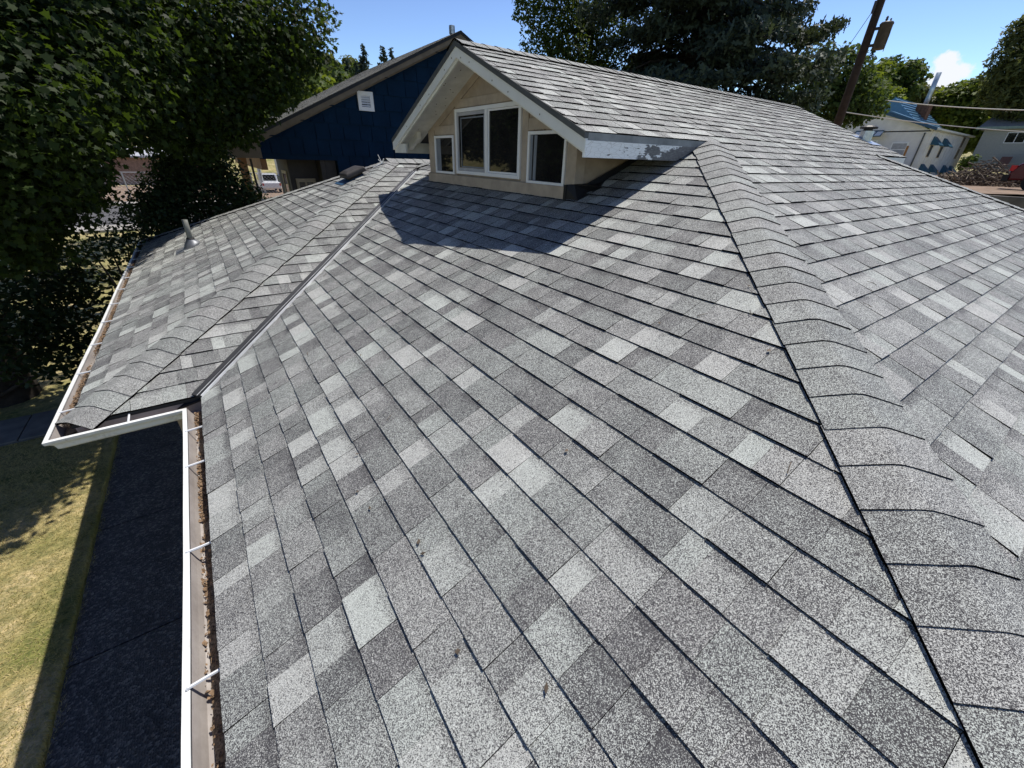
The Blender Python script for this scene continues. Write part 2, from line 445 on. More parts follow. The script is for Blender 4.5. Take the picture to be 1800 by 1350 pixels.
dk = MB()
for pl, pg in ((PA, polyA), (PB, polyBl), (PB, polyBh), (PC, polyCl), (PC, polyCh), (PD1, polyD1), (PD2, polyD2), (PD3, polyD3), (PE, polyE)):
    dk.prism([Vector(p) - pl.n*0.006 for p in pg], -pl.n*0.022)
roof = dk.build('roof', 'deck', house)

# ---- shingle tabs
def clip(poly, hp):
    for (nx, ny, c) in hp:
        out = []
        for i in range(len(poly)):
            p = poly[i]; q = poly[(i+1) % len(poly)]
            dp = nx*p[0]+ny*p[1]-c; dq = nx*q[0]+ny*q[1]-c
            if dp >= 0: out.append(p)
            if (dp >= 0) != (dq >= 0):
                k = dp/(dp-dq); out.append((p[0]+(q[0]-p[0])*k, p[1]+(q[1]-p[1])*k))
        poly = out
        if len(poly) < 3: return []
    return poly

def halfplanes(pl, poly, ins=None):
    q = [pl.ab(p) for p in poly]; n = len(q)
    area = sum(q[i][0]*q[(i+1) % n][1]-q[(i+1) % n][0]*q[i][1] for i in range(n))
    hp = []
    for i in range(n):
        a, b = q[i], q[(i+1) % n]; ex, ey = b[0]-a[0], b[1]-a[1]; L = math.hypot(ex, ey)
        nx, ny = (-ey/L, ex/L) if area > 0 else (ey/L, -ex/L)
        hp.append([nx, ny, nx*a[0]+ny*a[1]+(ins[i] if ins else 0)])
    return hp

PIECES = []     # (verts3d, faces, tone rgb, pos list, screen area)
def pick_tone(r):
    k = r.random()
    if k < 0.13: return 0.84 + 0.16*r.random()
    if k < 0.31: return 0.54 + 0.16*r.random()
    if k < 0.72: return 0.32 + 0.15*r.random()
    return 0.14 + 0.13*r.random()

def shingle_plane(pl, regions, seed, over=0.004, b_first=0.0, calm=0.0, lift=0.0, hs=1.0):
    allp = [pl.ab(p) for poly, ins in regions for p in poly]
    a0 = min(p[0] for p in allp)-0.05; a1 = max(p[0] for p in allp)+0.05
    b1m = max(p[1] for p in allp)
    hps = []
    for poly, ins in regions:
        hp = halfplanes(pl, poly, ins)
        for h in hp:
            if abs(h[0]) < 1e-6 and abs(h[2]) < 0.02 and h[1] > 0: h[2] -= over   # eave overhang
        hps.append(hp)
    r = random.Random(seed)
    k = 0
    while True:
        bs = -over if k == 0 else k*EXP + b_first
        if bs > b1m: break
        be = (k+1)*EXP + b_first + 0.016
        a = a0 - r.random()*0.3
        raised = r.random() < 0.5
        wavy = r.uniform(-0.0015, 0.0015)
        left = r.uniform(0.3, 1.0)
        while a < a1:
            w = r.uniform(0.10, 0.24) if raised else r.uniform(0.07, 0.19)
            joint = False
            if left < w + 0.05: w = max(left, 0.07); joint = True
            tone = pick_tone(r)
            if calm: tone = 0.5 + (tone-0.5)*(1-calm)
            tone += lift
            hb = hs*(0.0106 + r.uniform(-0.0010, 0.0020) if raised else 0.0076 + r.uniform(-0.0006, 0.0012))
            ht = 0.0016
            band = r.choice((0.2, 0.4, 0.7, 1.0)) if tone > 0.5 else r.choice((0, 0, 0.2, 0.5))
            e0 = 0.0012 if joint else 0.0004
            jb = wavy + r.uniform(-0.0008, 0.0008)
            sk = r.uniform(-0.0007, 0.0007)
            rect = [(a+e0, bs+jb-sk), (a+w-e0, bs+jb+sk), (a+w-e0, be), (a+e0, be)]
            for hp in hps:
                pg = clip(rect, hp)
                if len(pg) < 3: continue
                ar = abs(sum(pg[i][0]*pg[(i+1) % len(pg)][1]-pg[(i+1) % len(pg)][0]*pg[i][1] for i in range(len(pg))))/2
                if ar < 2e-4: continue
                sag = r.uniform(-0.0006, 0.0006)
                top = [pl.P(x, y, ht+(hb-ht)*max(0, (be-y)/(be-bs)) + sag*(x-a)/w) for x, y in pg]
                bot = [pl.P(x, y, -0.004) for x, y in pg]
                n = len(pg)
                vs = top+bot
                fs = [tuple(range(n))] + [(i, n+i, n+(i+1) % n, (i+1) % n) for i in range(n)]
                if (top[1]-top[0]).cross(top[2]-top[0]).dot(pl.n) < 0: fs = [f[::-1] for f in fs]
                pos = [(x, max(0, (y-bs)/EXP)) for x, y in pg]*2
                sp = [pix(v) for v in top]; sa = 0.0
                if all(sp):
                    cx = sum(p[0] for p in sp)/n; cy = sum(p[1] for p in sp)/n
                    if -30 < cx < 1830 and -30 < cy < 1380:
                        ps = clip(sp, [(1, 0, 0), (-1, 0, -1800), (0, 1, 0), (0, -1, -1350)])
                        if len(ps) > 2:
                            sa = abs(sum(ps[i][0]*ps[(i+1) % len(ps)][1]-ps[(i+1) % len(ps)][0]*ps[i][1] for i in range(len(ps))))/2
                PIECES.append((vs, fs, (tone, band, r.random()), pos, sa, 1))
            a += w
            left -= w
            if joint: left = 0.985
            raised = not raised if r.random() < 0.9 else raised
        k += 1

shingle_plane(PA, [(polyA, insA)], 101, b_first=-0.6598/10.66*0)
shingle_plane(PB, [(polyBl, None), (polyBh, None)], 202, calm=0.15, lift=0.06)  # raised tone paints the stronger light on the long slope
shingle_plane(PC, [(polyCl, None), (polyCh, None)], 303)
shingle_plane(PD1, [(polyD1, insD1)], 404, calm=0.1)
shingle_plane(PD2, [(polyD2, None)], 505)
shingle_plane(PD3, [(polyD3, None)], 606)
shingle_plane(PE, [(polyE, None)], 707)

def attr_mesh(name, pieces, mat):
    vs = []; fs = []; tone = []; pos = []
    mi = []
    for v, f, t, p, _, ntop in pieces:
        k = len(vs); vs += v; fs += [[i+k for i in q] for q in f]
        mi += [0]*ntop+[1]*(len(f)-ntop)
        tone += [t]*len(v); pos += p
    me = bpy.data.meshes.new(name); me.from_pydata([tuple(x) for x in vs], [], fs); me.update()
    a = me.attributes.new('tone', 'FLOAT_COLOR', 'POINT')
    a.data.foreach_set('color', [c for t in tone for c in (t[0], t[1], t[2], 1.0)])
    b = me.attributes.new('pos', 'FLOAT_VECTOR', 'POINT')
    b.data.foreach_set('vector', [c for p in pos for c in (p[0], p[1], 0.0)])
    me.materials.append(MATS[mat]); me.materials.append(MATS['asphalt_edge'])
    me.polygons.foreach_set('material_index', mi)
    return me

PIECES.sort(key=lambda p: -p[4])
for p in PIECES[:300]:
    link('shingle', attr_mesh('shingle', [p], 'shingle'), roof)
tag(link('shingle_field', attr_mesh('shingle_field', PIECES[300:], 'shingle'), roof), kind='stuff')

# ---- folded caps along hips and ridges
def caps(P0, P1, n1, n2, wing, name, seed, step=EXP, rise=0.0155, first=0.0):
    """P0 is the low (or near) end; each cap's raised butt faces P0"""
    P0 = Vector(P0); P1 = Vector(P1); t = (P1-P0).normalized(); L = (P1-P0).length
    def side(n, o):
        w = n.cross(t).normalized()
        if w.dot(o) > 0: w = -w
        return w
    w1 = side(n1, n2 if abs(n1.dot(n2)) < 0.999 else n2); w2 = side(n2, n1)
    # outward directions must run away from each other, down their own planes
    if w1.dot(w2) > 0: w2 = -w2
    if (w1+w2).z > 0: w1, w2 = -w1, -w2
    nm = (n1+n2).normalized()
    r = random.Random(seed); k = 0; s = first
    while s < L-0.02:
        e = min(s+step+0.02, L)
        b = 0.0052 + r.uniform(-0.0008, 0.0012); tp = 0.0008
        wj = wing+r.uniform(-0.004, 0.004); tw = r.uniform(-0.004, 0.004)
        prof = []
        for f in (1.0, 0.6, 0.14): prof.append((w1*wj*f, n1, 0))
        prof.append((Vector((0, 0, 0)), nm, -0.003))
        for f in (0.14, 0.6, 1.0): prof.append((w2*wj*f, n2, 0))
        lift = [r.uniform(0, 0.0012) for _ in prof]
        rows = []
        for ss, hh in ((s, b), (e, tp)):
            row = []
            for i, (off, n, dz) in enumerate(prof):
                sx = ss + tw*(1 if i < 3 else -1 if i > 3 else 0)*(1 if ss == s else 0)
                edge = 0 if i in (0, 6) else 0.0012
                row.append(P0 + t*sx + off + n*(rise+dz+hh+edge+(lift[i] if ss == s else 0)))
            rows.append(row)
        top = rows[0]+rows[1]; m = len(prof)
        low = []
        for ss in (s, e):
            for i, (off, n, dz) in enumerate(prof):
                low.append(P0 + t*ss + off + n*(0.0 if i in (0, 6) else rise*0.75+dz))
        vs = top+low
        fs = [(i, i+1, m+i+1, m+i) for i in range(m-1)]
        fs += [(2*m+i+1, 2*m+i, i, i+1)[::-1] for i in range(m-1)]
        fs += [(0, m, 3*m, 2*m), (m-1, 2*m+m-1, 3*m+m-1, 2*m-1)]
        fs += [(m+i, m+i+1, 3*m+i+1, 3*m+i) for i in range(m-1)]
        if (top[1]-top[0]).cross(top[m]-top[0]).dot(nm) < 0: fs = [tuple(reversed(f)) for f in fs]
        tone = (0.44+r.uniform(-0.1, 0.12), r.choice((0, 0, 0.3)), r.random())
        pos = [(off.length, 0.0) for off, n, d in prof]+[(off.length, 1.0) for off, n, d in prof]
        link(name, attr_mesh(name, [(vs, fs, tone, pos*2, 0, m-1)], 'shingle'), roof)
        s += step; k += 1

HIPTOP = Vector(onA(XH, UE))
caps((0, UB, 0), HIPTOP, PA.n, PB.n, 0.150, 'hip_cap', 1)
caps((0, UC, 0), onA(XH, UC-XH*SA/SB), PA.n, PC.n, 0.15, 'hip_cap', 2, step=0.30)
caps((XFAR, UB, 0), onB(VF2, UE), PB.n, PE.n, 0.15, 'hip_cap', 3)
caps((-WD, UI, 0), onD1(XDP, YD), PD1.n, PD2.n, 0.145, 'hip_cap', 4)
caps((-WD, UF, 0), onD3(XDP, YD), PD2.n, PD3.n, 0.15, 'hip_cap', 5)
caps((XDP-0.09, YD, ZD), (4.3, YD, ZD), PD1.n, PD3.n, 0.15, 'ridge_cap', 6, rise=0.020)
caps((VR-0.01, UR, ZR), (VF, UR, ZR), PB.n, PC.n, 0.15, 'ridge_cap', 7)

# ---- valley flashing
def valley():
    t = Vector((1, SA/SD, SA)); L = t.length; t = t/L
    a0 = Vector((0, UI, 0)) - t*0.03
    wA = PA.n.cross(t); wA = wA if wA.y < 0 else -wA
    wD = PD1.n.cross(t); wD = wD if wD.x < 0 else -wD
    nm = (PA.n+PD1.n).normalized()
    prof = [wD*0.060-PD1.n*0.004, wD*0.042-PD1.n*0.003, wD*0.039+nm*0.026, wD*0.002+nm*0.0275, wA*0.002+nm*0.0278, wA*0.033+nm*0.025,
            wA*0.038+nm*0.0240, wA*0.042+PA.n*0.004, wA*0.060-PA.n*0.004]
    mi = [0, 0, 0, 1, 0, 1, 1, 0]  # pale strips paint glint lines along the rib and right edge
    mb = MB(); N = 40; end = 4.62
    rows = []
    rr = random.Random(3)
    for i in range(N+1):
        p = a0 + t*(end*i/N)
        rows.append([p+q+nm*rr.uniform(-0.0008, 0.0008) for q in prof])
    n = len(prof)
    for i in range(N):
        for j in range(n-1):
            mb.add([rows[i][j], rows[i][j+1], rows[i+1][j+1], rows[i+1][j]], [(0, 1, 2, 3)], mi[j])
    mb.add(rows[0], [tuple(range(n))])
    mb.build('valley_flashing', ['valley_metal', 'valley_glint'], house)
valley()
# bent black membrane where the valley spills into the gutter
MB().prism([(-0.16, UI-0.012, -0.055), (0.06, UI-0.012, -0.012), (0.075, UI-0.05, 0.020), (0.10, UI+0.06, 0.045), (0.02, UI+0.07, 0.022)], (0, 0, -0.012)).build('corner_flashing', 'black_flash', house)

# ---- gutters
path = [(XFAR, UB), (0, UB), (0, UI), (-WD, UI), (-WD, UF)]
outs = [(0, -1), (-1, 0), (0, -1), (-1, 0)]
def offset_path(o):
    pts = []
    for i, (x, y) in enumerate(path):
        dx = dy = 0.0
        for k in (i-1, i):
            if 0 <= k < len(outs):
                if outs[k][0]: dx = outs[k][0]*o
                if outs[k][1]: dy = outs[k][1]*o
        pts.append((x+dx, y+dy))
    return pts
def sweep(prof, name, mat, parent, smooth=False):
    rows = [[(x, y, z) for (x, y) in offset_path(o)] for o, z in prof]
    mb = MB(); n = len(path)
    for i in range(len(prof)-1):
        for k in range(n-1):
            # subdivide long runs a little so the metal is not ruler straight
            S = 14
            for s in range(S):
                def lp(r, f):
                    a, b = Vector(r[k]), Vector(r[k+1]); return a.lerp(b, f)
                def wv(p): return p + Vector((math.sin(p.y*2.1+p.x)*0.003+math.sin(p.y*5.3)*0.0012, math.sin(p.x*1.7)*0.003, math.sin((p.x+p.y)*1.3)*0.003+math.sin(p.y*4.1)*0.0012))
                f0, f1 = s/S, (s+1)/S
                q = [lp(rows[i], f0), lp(rows[i], f1), lp(rows[i+1], f1), lp(rows[i+1], f0)]
                if 0: pass
                mb.add([wv(v) if 0 < 1 else v for v in q], [(0, 1, 2, 3)])
    return mb.build(name, mat, parent, smooth=smooth)
GX = -0.012
gutter = sweep([(-0.012, -0.022), (-0.012, -0.118), (0.062, -0.120), (0.080, -0.105), (0.086, -0.075), (0.100, -0.058), (0.113, -0.050), (0.117, -0.036), (0.117, -0.028), (0.094, -0.026), (0.094, -0.032)], 'gutter', 'gutter_white', house)
sweep([(-0.009, -0.024), (-0.009, -0.112), (0.055, -0.114), (0.070, -0.104), (0.081, -0.074), (0.092, -0.034)], 'trough_lining', 'gutter_inside', gutter)
sweep([(-0.018, -0.004), (-0.018, -0.15), (-0.04, -0.15), (-0.04, -0.004)], 'fascia', 'brown_trim', house)
sweep([(-0.002, -0.008), (0.002, -0.032), (0.000, -0.034), (-0.014, -0.010)], 'drip_edge', 'black_flash', house)
def hanger(p, d):
    """white hidden-hanger strap from lip to fascia, with the ends bent down"""
    p = Vector(p); d = Vector(d)
    up_ = Vector((0, 0, 1)); sd = d.cross(up_)
    j = sd*R.uniform(-0.006, 0.006)
    mb = MB(); mb.tube([p-d*0.104+up_*-0.027, p-d*0.100+up_*-0.024+j*0.4, p-d*0.05+up_*-0.022+j, p+d*0.012+up_*-0.016+j], [0.0055, 0.0062, 0.0062, 0.005], 6)
    mb.build('hanger', 'bracket', gutter, smooth=False)
for y in (1.564, 1.164, 0.496, -0.139, -0.79, -1.43, -2.08, -2.72): hanger((0, y, 0), (1, 0, 0))
for y in (2.243, 2.889, 3.532, 4.188, 4.848, 5.505, 6.115, 6.795, 7.385, 8.111, 8.80): hanger((-WD, y, 0), (1, 0, 0))
hanger((-0.40, UI, 0), (0, 1, 0))

# leaf litter and grit lying in the gutter
def litter():
    vs = []; fs = []
    def flake(c, s, tilt):
        a = R.uniform(0, 6.28); u = Vector((math.cos(a), math.sin(a), R.uniform(-tilt, tilt)))*s
        w = Vector((-math.sin(a), math.cos(a), R.uniform(-tilt, tilt)))*s*R.uniform(0.35, 0.7)
        k = len(vs); c = Vector(c)
        vs.extend([c-u, c-u*0.2-w, c+u*0.8-w*0.3, c+u*0.5+w, c-u*0.3+w*0.8+Vector((0, 0, s*0.3))]); fs.append((k, k+1, k+2, k+3, k+4))
    for (x0, y0, y1, n, hb_) in ((0, -3.0, 0.75, 900, 0), (0, 0.75, 1.92, 1500, 0), (-WD, 2.1, 5.2, 2600, 0.04), (-WD, 5.2, 9.0, 2600, 0.04)):
        for _ in range(n):
            y = R.uniform(y0, y1)
            if math.sin(y*7.3)+math.sin(y*3.1+1) < R.uniform(-2.0, 1.0): continue
            o = 0.030+abs(R.gauss(0, 0.020))+(0.016 if hb_ else 0)
            if o > 0.088: continue
            flake((x0-0.004-o, y, -0.100+hb_*(2.0-o/0.08)+R.uniform(0, 0.028)*max(0.2, 1-o/0.09)), R.choice((0.004, 0.006, 0.009, 0.014)), 0.5)
    me = bpy.data.meshes.new('leaf_litter'); me.from_pydata([tuple(v) for v in vs], [], fs); me.update()
    o = link('leaf_litter', me, None, 'dry_leaf')
    tag(o, 'brown dry leaves and twigs collected in the white gutter', 'leaf litter', kind='stuff')
    # grit bed
    mb = MB()
    for (x0, y0, y1, hk) in ((0, -3.0, 1.9, 1.0), (-WD, 2.02, 8.9, 4.0)):
        y = y0
        prev = None
        while y < y1:
            w = 0.066+0.005*math.sin(y*4.1)+0.004*math.sin(y*11)+(0.014 if hk > 1 else 0)+R.uniform(-0.006, 0.006); h = (0.010+0.004*math.sin(y*9)+R.uniform(0, 0.003))*hk
            row = [Vector((x0+0.006, y, -0.112+h*1.3)), Vector((x0-w*0.5, y, -0.112+h+R.uniform(-0.002, 0.002))), Vector((x0-w, y, -0.1125+(0.02 if hk > 1 else 0)))]
            if prev: mb.add(prev+row, [(0, 1, 4, 3), (1, 2, 5, 4)])
            prev = row; y += 0.03
    o = mb.build('roof_grit', 'gravel_litter', None)
    tag(o, 'brown granule grit lying along the back of the gutter', 'grit', kind='stuff')
litter()

def debris():
    mb = MB(); r = random.Random(31)
    spots = [(PA, onA) for _ in range(34)]+[(PB, onB) for _ in range(22)]+[(PD2, onD2) for _ in range(8)]
    for pl, f in spots:
        if pl is PA: y = r.uniform(-1.2, 3.2); x = r.uniform(0.15, 2.6); x = max(x, 0.1) if y < UI else max(x, (y-UI)*SD/SA+0.15)
        elif pl is PB: y = r.uniform(-1.2, 2.2); x = r.uniform(max(2.0, (y-UB)*SB/SA+0.25), 8.0)
        else: x = r.uniform(-0.4, 1.2); y = r.uniform(4.4, 6.6)
        c = Vector(f(x, y))+pl.n*0.013; a = r.uniform(0, 6.28); d = (pl.a*math.cos(a)+pl.b*math.sin(a))
        if r.random() < 0.45: mb.tube([c-d*r.uniform(0.01, 0.035), c+pl.n*0.003, c+d*r.uniform(0.01, 0.03)], 0.0016, 4)
        else:
            w = d.cross(pl.n)*r.uniform(0.004, 0.009); L = d*r.uniform(0.006, 0.015)
            mb.add([c-L, c-w+pl.n*0.002, c+L+pl.n*0.004, c+w], [(0, 1, 2, 3)])
    tag(mb.build('roof_debris', 'stick'), 'scattered twigs and leaf scraps lying on the shingles', 'debris', kind='stuff')
debris()

# ---- house walls under the eaves
MB().box((0.42, UB+0.45, G), (XFAR-0.45, UC-0.45, -0.10)).build('wall', 'tan_wall', house)
MB().box((-WD+0.42, UI+0.42, G), (0.8, UF-0.45, -0.10)).build('wall', 'tan_wall', house)
MB().box((0.0, UB+0.02, -0.128), (XFAR-0.02, UB+0.47, -0.122)).box((0.02, UB+0.47, -0.128), (0.44, UI+0.3, -0.122)).box((-WD+0.02, UI+0.02, -0.134), (0.44, UI+0.44, -0.129)).box((-WD+0.02, UI+0.44, -0.128), (-WD+0.44, UF-0.02, -0.122)).build('soffit', 'soffit_white', house)

# ------------------------------------------------------------------ gablet
XW = 2.95; YL, YRt = 4.27, 1.53
def zroof(y): return ZR - SB*abs(y-UR)      # underside reference of the gablet roof
gw = MB().prism([(XW, YRt, 1.0), (XW, YL, 1.0), (XW, YL, zroof(YL)-0.03), (XW, UR, ZR-0.03), (XW, YRt, zroof(YRt)-0.03)], (0.10, 0, 0))
gw.build('gable_wall', 'tan_wall', house)
# cheeks
MB().prism([(XW+0.1, YRt, 1.05), (XW+0.1, YRt, 1.66), (4.1, YRt, 1.66), (4.1, YRt, 1.60)], (0, 0.06, 0)).build('cheek_wall', 'tan_wall', house)
MB().prism([(XW+0.1, YL, 1.05), (XW+0.1, YL, 1.66), (4.1, YL, 1.66), (4.1, YL, 1.60)], (0, -0.06, 0)).build('cheek_wall', 'tan_wall', house)
def trim(lo, hi, name='trim_board', mat='tan_trim', bevel=0.003): return box(name, lo, hi, mat, house, bevel)
T0 = XW-0.018
trim((XW-0.045, 1.60, 1.19), (XW-0.002, 4.30, 1.325), 'base_board')
trim((T0-0.004, YRt-0.004, 1.20), (XW-0.001, 1.625, zroof(1.58)-0.035), 'corner_board')
trim((T0-0.004, YRt-0.022, 1.20), (XW+0.085, YRt-0.003, 1.62), 'corner_board')
trim((T0-0.004, 4.115, 1.325), (XW-0.001, YL+0.014, 1.79), 'corner_board')
trim((T0, 2.185, 1.325), (XW-0.001, 2.272, 2.045))           # right of the big window
trim((T0, 3.566, 1.325), (XW-0.001, 3.606, 1.98))
trim((T0+0.003, 1.632, 1.745), (XW-0.001, 2.183, 1.838))       # band over the right small window
trim((T0+0.003, 3.566, 1.742), (XW-0.001, 4.112, 1.835))
trim((T0+0.005, 2.274, 1.986), (XW-0.001, 3.564, 2.066))     # band over the big window
for sgn in (1, -1):                                           # boards that follow the rake on the wall
    y0 = UR; y1 = YL if sgn > 0 else YRt
    a = (T0+0.007, y0, ZR-0.036); b = (T0+0.007, y1, zroof(y1)-0.036)
    MB().prism([a, b, (b[0], b[1], b[2]-0.085), (a[0], a[1], a[2]-0.085)], (0.010, 0, 0)).build('rake_trim', 'tan_trim', house)

def window(y0, y1, z0, z1, fr, parts, label):
    """parts: list of (ya, yb, mode)"""
    mb = MB()
    xo, xi = XW-0.030, XW-0.001
    mb.box((xo, y0, z0), (xi, y0+fr, z1)); mb.box((xo, y1-fr, z0), (xi, y1, z1))
    mb.box((xo, y0+fr, z1-fr), (xi, y1-fr, z1)); mb.box((xo, y0+fr, z0), (xi, y1-fr, z0+fr))
    w = mb.build('window', 'window_white', house, bevel=0.003); w['label'] = label
    return w
w = window(2.285, 3.552, 1.345, 1.978, 0.034, None, 'white double sliding window in the middle of the gablet')
box('mullion', (XW-0.034, 2.860, 1.379), (XW-0.002, 2.906, 1.944), 'window_white', w, 0.002)
box('pane', (XW-0.012, 2.319, 1.379), (XW-0.006, 2.860, 1.944), 'glass', w)
box('pane', (XW-0.0115, 2.906, 1.379), (XW-0.0055, 3.518, 1.944), 'glass', w)
def ring(name, x0, x1, y0, y1, z0, z1, t, mat, par):
    mb = MB(); mb.box((x0, y0, z0), (x1, y0+t, z1)); mb.box((x0, y1-t, z0), (x1, y1, z1))
    mb.box((x0, y0+t, z0), (x1, y1-t, z0+t)); mb.box((x0, y0+t, z1-t), (x1, y1-t, z1)); return mb.build(name, mat, par)
ring('sash', XW-0.021, XW-0.0125, 2.908, 3.516, 1.381, 1.942, 0.030, 'sash_grey', w)
ring('screen_frame', XW-0.017, XW-0.012, 2.94, 3.440, 1.415, 1.895, 0.012, 'blind_grey', w)
ring('sash', XW-0.019, XW-0.0125, 2.321, 2.858, 1.381, 1.942, 0.016, 'window_white', w)
w = window(3.612, 4.108, 1.332, 1.735, 0.026, None, 'narrow white side window left of the sliding window')
box('pane', (XW-0.012, 3.638, 1.358), (XW-0.006, 4.082, 1.709), 'glass', w)
box('blind', (XW-0.016, 3.965, 1.362), (XW-0.0125, 4.078, 1.705), 'blind_grey', w)
w = window(1.638, 2.168, 1.320, 1.738, 0.026, None, 'narrow white side window right of the sliding window')
box('pane', (XW-0.012, 1.664, 1.346), (XW-0.006, 2.142, 1.712), 'glass', w)
box('blind', (XW-0.016, 2.045, 1.350), (XW-0.0125, 2.085, 1.708), 'blind_grey', w)
box('blind', (XW-0.017, 2.105, 1.350), (XW-0.0125, 2.138, 1.708), 'blind_grey', w)
for k in range(5):
    box('peg', (XW-0.028, 1.93+0.035*k+R.uniform(-.008, .008), 1.7385), (XW-0.014, 1.945+0.035*k, 1.7455+R.uniform(0, .004)), 'brown_trim', w)

# rake boards, drip edge, soffit, eave boards
for sgn in (1, -1):
    yE = UE if sgn < 0 else 2*UR-UE
    def rk(h0, h1, x0, x1, name, mat, ya=UR, yb=None):
        yb = yE if yb is None else yb
        a0 = Vector((x0, ya, zroof(ya)-h0)); b0 = Vector((x0, yb, zroof(yb)-h0))
        b1 = Vector((x0, yb, zroof(yb)-h1)); a1 = Vector((x0, ya, zroof(ya)-h1))
        return MB().prism([a0, b0, b1, a1], (x1-x0, 0, 0)).build(name, mat, house)
    rk(-0.004, 0.036, VR-0.006, VR+0.030, 'drip_edge', 'drip_grey')
    rk(0.036, 0.116, VR+0.004, VR+0.026, 'rake_board', 'white_paint', yb=yE+(0.0 if sgn < 0 else 0.0))
    rk(0.050, 0.135, VR+0.0265, VR+0.050, 'rake_board', 'soffit_white', yb=yE-(0.03 if sgn > 0 else -0.03))
    rk(0.032, 0.046, VR+0.052, XW-0.002, 'soffit', 'soffit_white', yb=yE-0.025*sgn)
    # lookout blocks under the soffit
    for (yy) in (0.55,):
        y2 = UR+sgn*1.55
        rk(0.046, 0.125, XW-0.16, XW-0.11, 'lookout', 'soffit_white', ya=UR+sgn*1.46, yb=y2+sgn*0.2)
    # nail heads
nails = MB()
for k in range(14):
    f = R.random(); y = UR+0.15+f*1.4; x = R.uniform(VR+0.10, XW-0.04); z = zroof(y)-0.0475
    nails.box((x-0.004, y-0.004, z-0.003), (x+0.004, y+0.004, z+0.003))
for sgn in (1, -1):
    for f in (0.05, 0.14, 0.36, 0.5, 0.75):
        y = UR+sgn*1.7*f; z = zroof(y)-0.075-R.uniform(0, 0.02)
        nails.box((VR+0.001, y-0.004, z-0.005), (VR+0.0045, y+0.004, z+0.005))
nails.build('nail_heads', 'brown_trim', house)
# right eave: grey strip over a board with peeling paint
MB().prism([(VR+0.03, UE+0.0, ZE+0.002), (VR+0.03, UE, ZE-0.045), (3.98, UE, ZE-0.045), (3.98, UE, ZE+0.002)], (0, 0.025, 0)).build('drip_edge', 'drip_light', house)
MB().prism([(VR+0.008, UE-0.002, ZE-0.0455), (VR+0.008, UE-0.002, ZE-0.148), (3.62, UE-0.002, ZE-0.150), (3.90, UE-0.002, ZE-0.0455)], (0, 0.022, 0)).build('eave_board', 'peeling_paint', house)
MB().box((XW+0.09, UE+0.022, ZE-0.130), (4.2, YRt-0.03, ZE-0.120)).build('soffit', 'soffit_white', house)
# left eave board
yLE = 2*UR-UE
MB().prism([(VR+0.03, yLE-0.022, ZE-0.03), (VR+0.03, yLE-0.022, ZE-0.15), (3.62, yLE-0.022, ZE-0.15), (3.95, yLE-0.022, ZE-0.03)], (0, 0.022, 0)).build('eave_board', 'soffit_white', house)
MB().prism([(VR+0.028, yLE, zroof(yLE)-0.05), (VR+0.028, yLE, zroof(yLE)-0.150), (VR+0.028, YL+0.01, zroof(yLE)-0.150), (VR+0.028, YL+0.01, zroof(yLE)-0.05)], (0.02, 0, 0)).build('eave_return', 'soffit_white', house)
# black step flashing at the right foot
MB().prism([(XW-0.05, 1.60, 1.235), (XW-0.05, 1.60, 1.335), (XW-0.02, 1.505, 1.345), (XW+0.20, 1.500, 1.352), (XW+0.42, 1.49, 1.40), (XW+0.20, 1.40, 1.33), (XW-0.04, 1.43, 1.225)], (0, 0, 0.004)).build('step_flashing', 'black_flash', house)
MB().box((XW-0.052, 1.565, 1.19), (XW-0.0, 1.599, 1.34)).build('step_flashing', 'black_flash', house)
MB().prism([(XW, 1.485, 1.22), (XW+1.0, 1.485, 1.64), (XW+1.0, 1.485, 1.69), (XW, 1.485, 1.31)], (0, 0.012, 0)).build('step_flashing', 'black_flash', house)
MB().prism([(XW-0.03, 4.312, 1.20), (XW+1.0, 4.312, 1.63), (XW+1.0, 4.312, 1.67), (XW-0.03, 4.312, 1.325)], (0, -0.012, 0)).build('step_flashing', 'black_flash', house)

# far gablet end (mostly hidden)
MB().prism([(VF-0.4, YRt, 1.0), (VF-0.4, YL, 1.0), (VF-0.4, YL, zroof(YL)-0.03), (VF-0.4, UR, ZR-0.03), (VF-0.4, YRt, zroof(YRt)-0.03)], (-0.10, 0, 0)).build('gable_wall', 'tan_wall', house)
MB().prism([(VF-0.03, UE, ZE-0.005), (VF-0.03, UE, ZE-0.14), (8.25, UE, ZE-0.14), (7.95, UE, ZE-0.02)], (0, 0.022, 0)).build('eave_board', 'white_paint', house)
MB().prism([(VF, UE, ZE+0.004), (VF, UE, ZE-0.05), (VF, UR, ZR-0.05), (VF, UR, ZR+0.004)], (-0.03, 0, 0)).build('drip_edge', 'drip_grey', house)

# ---- roof fittings
def on_plane_frame(pl, p):
    return Vector(p), pl.a, pl.b, pl.n
vp = Vector((0.09, 6.17, 0.30))
pipe = MB().tube([vp-Vector((0, 0, 0.05)), vp+Vector((0.004, 0.0, 0.20)), vp+Vector((0.006, 0, 0.36))], 0.034, 16).build('vent_pipe', 'pipe_grey', house, smooth=True)
MB().lathe(vp+Vector((0.005, 0, 0.361)), [(0.034, 0), (0.028, 0.001), (0.028, -0.04), (0.0, -0.045)], 16).build('pipe_mouth', 'dark_inside', pipe)
fl = MB(); pl = PD2
q = [pl.ab(vp)[0]-0.0, pl.ab(vp)[1]]
fl.prism([pl.P(q[0]-0.17, q[1]-0.22, 0.011), pl.P(q[0]+0.17, q[1]-0.22, 0.011), pl.P(q[0]+0.17, q[1]+0.10, 0.007), pl.P(q[0]-0.17, q[1]+0.10, 0.007)], pl.n*0.002)
fl.build('pipe_flashing', 'galv_dull', pipe)
mb = MB(); N = 20; rows = []
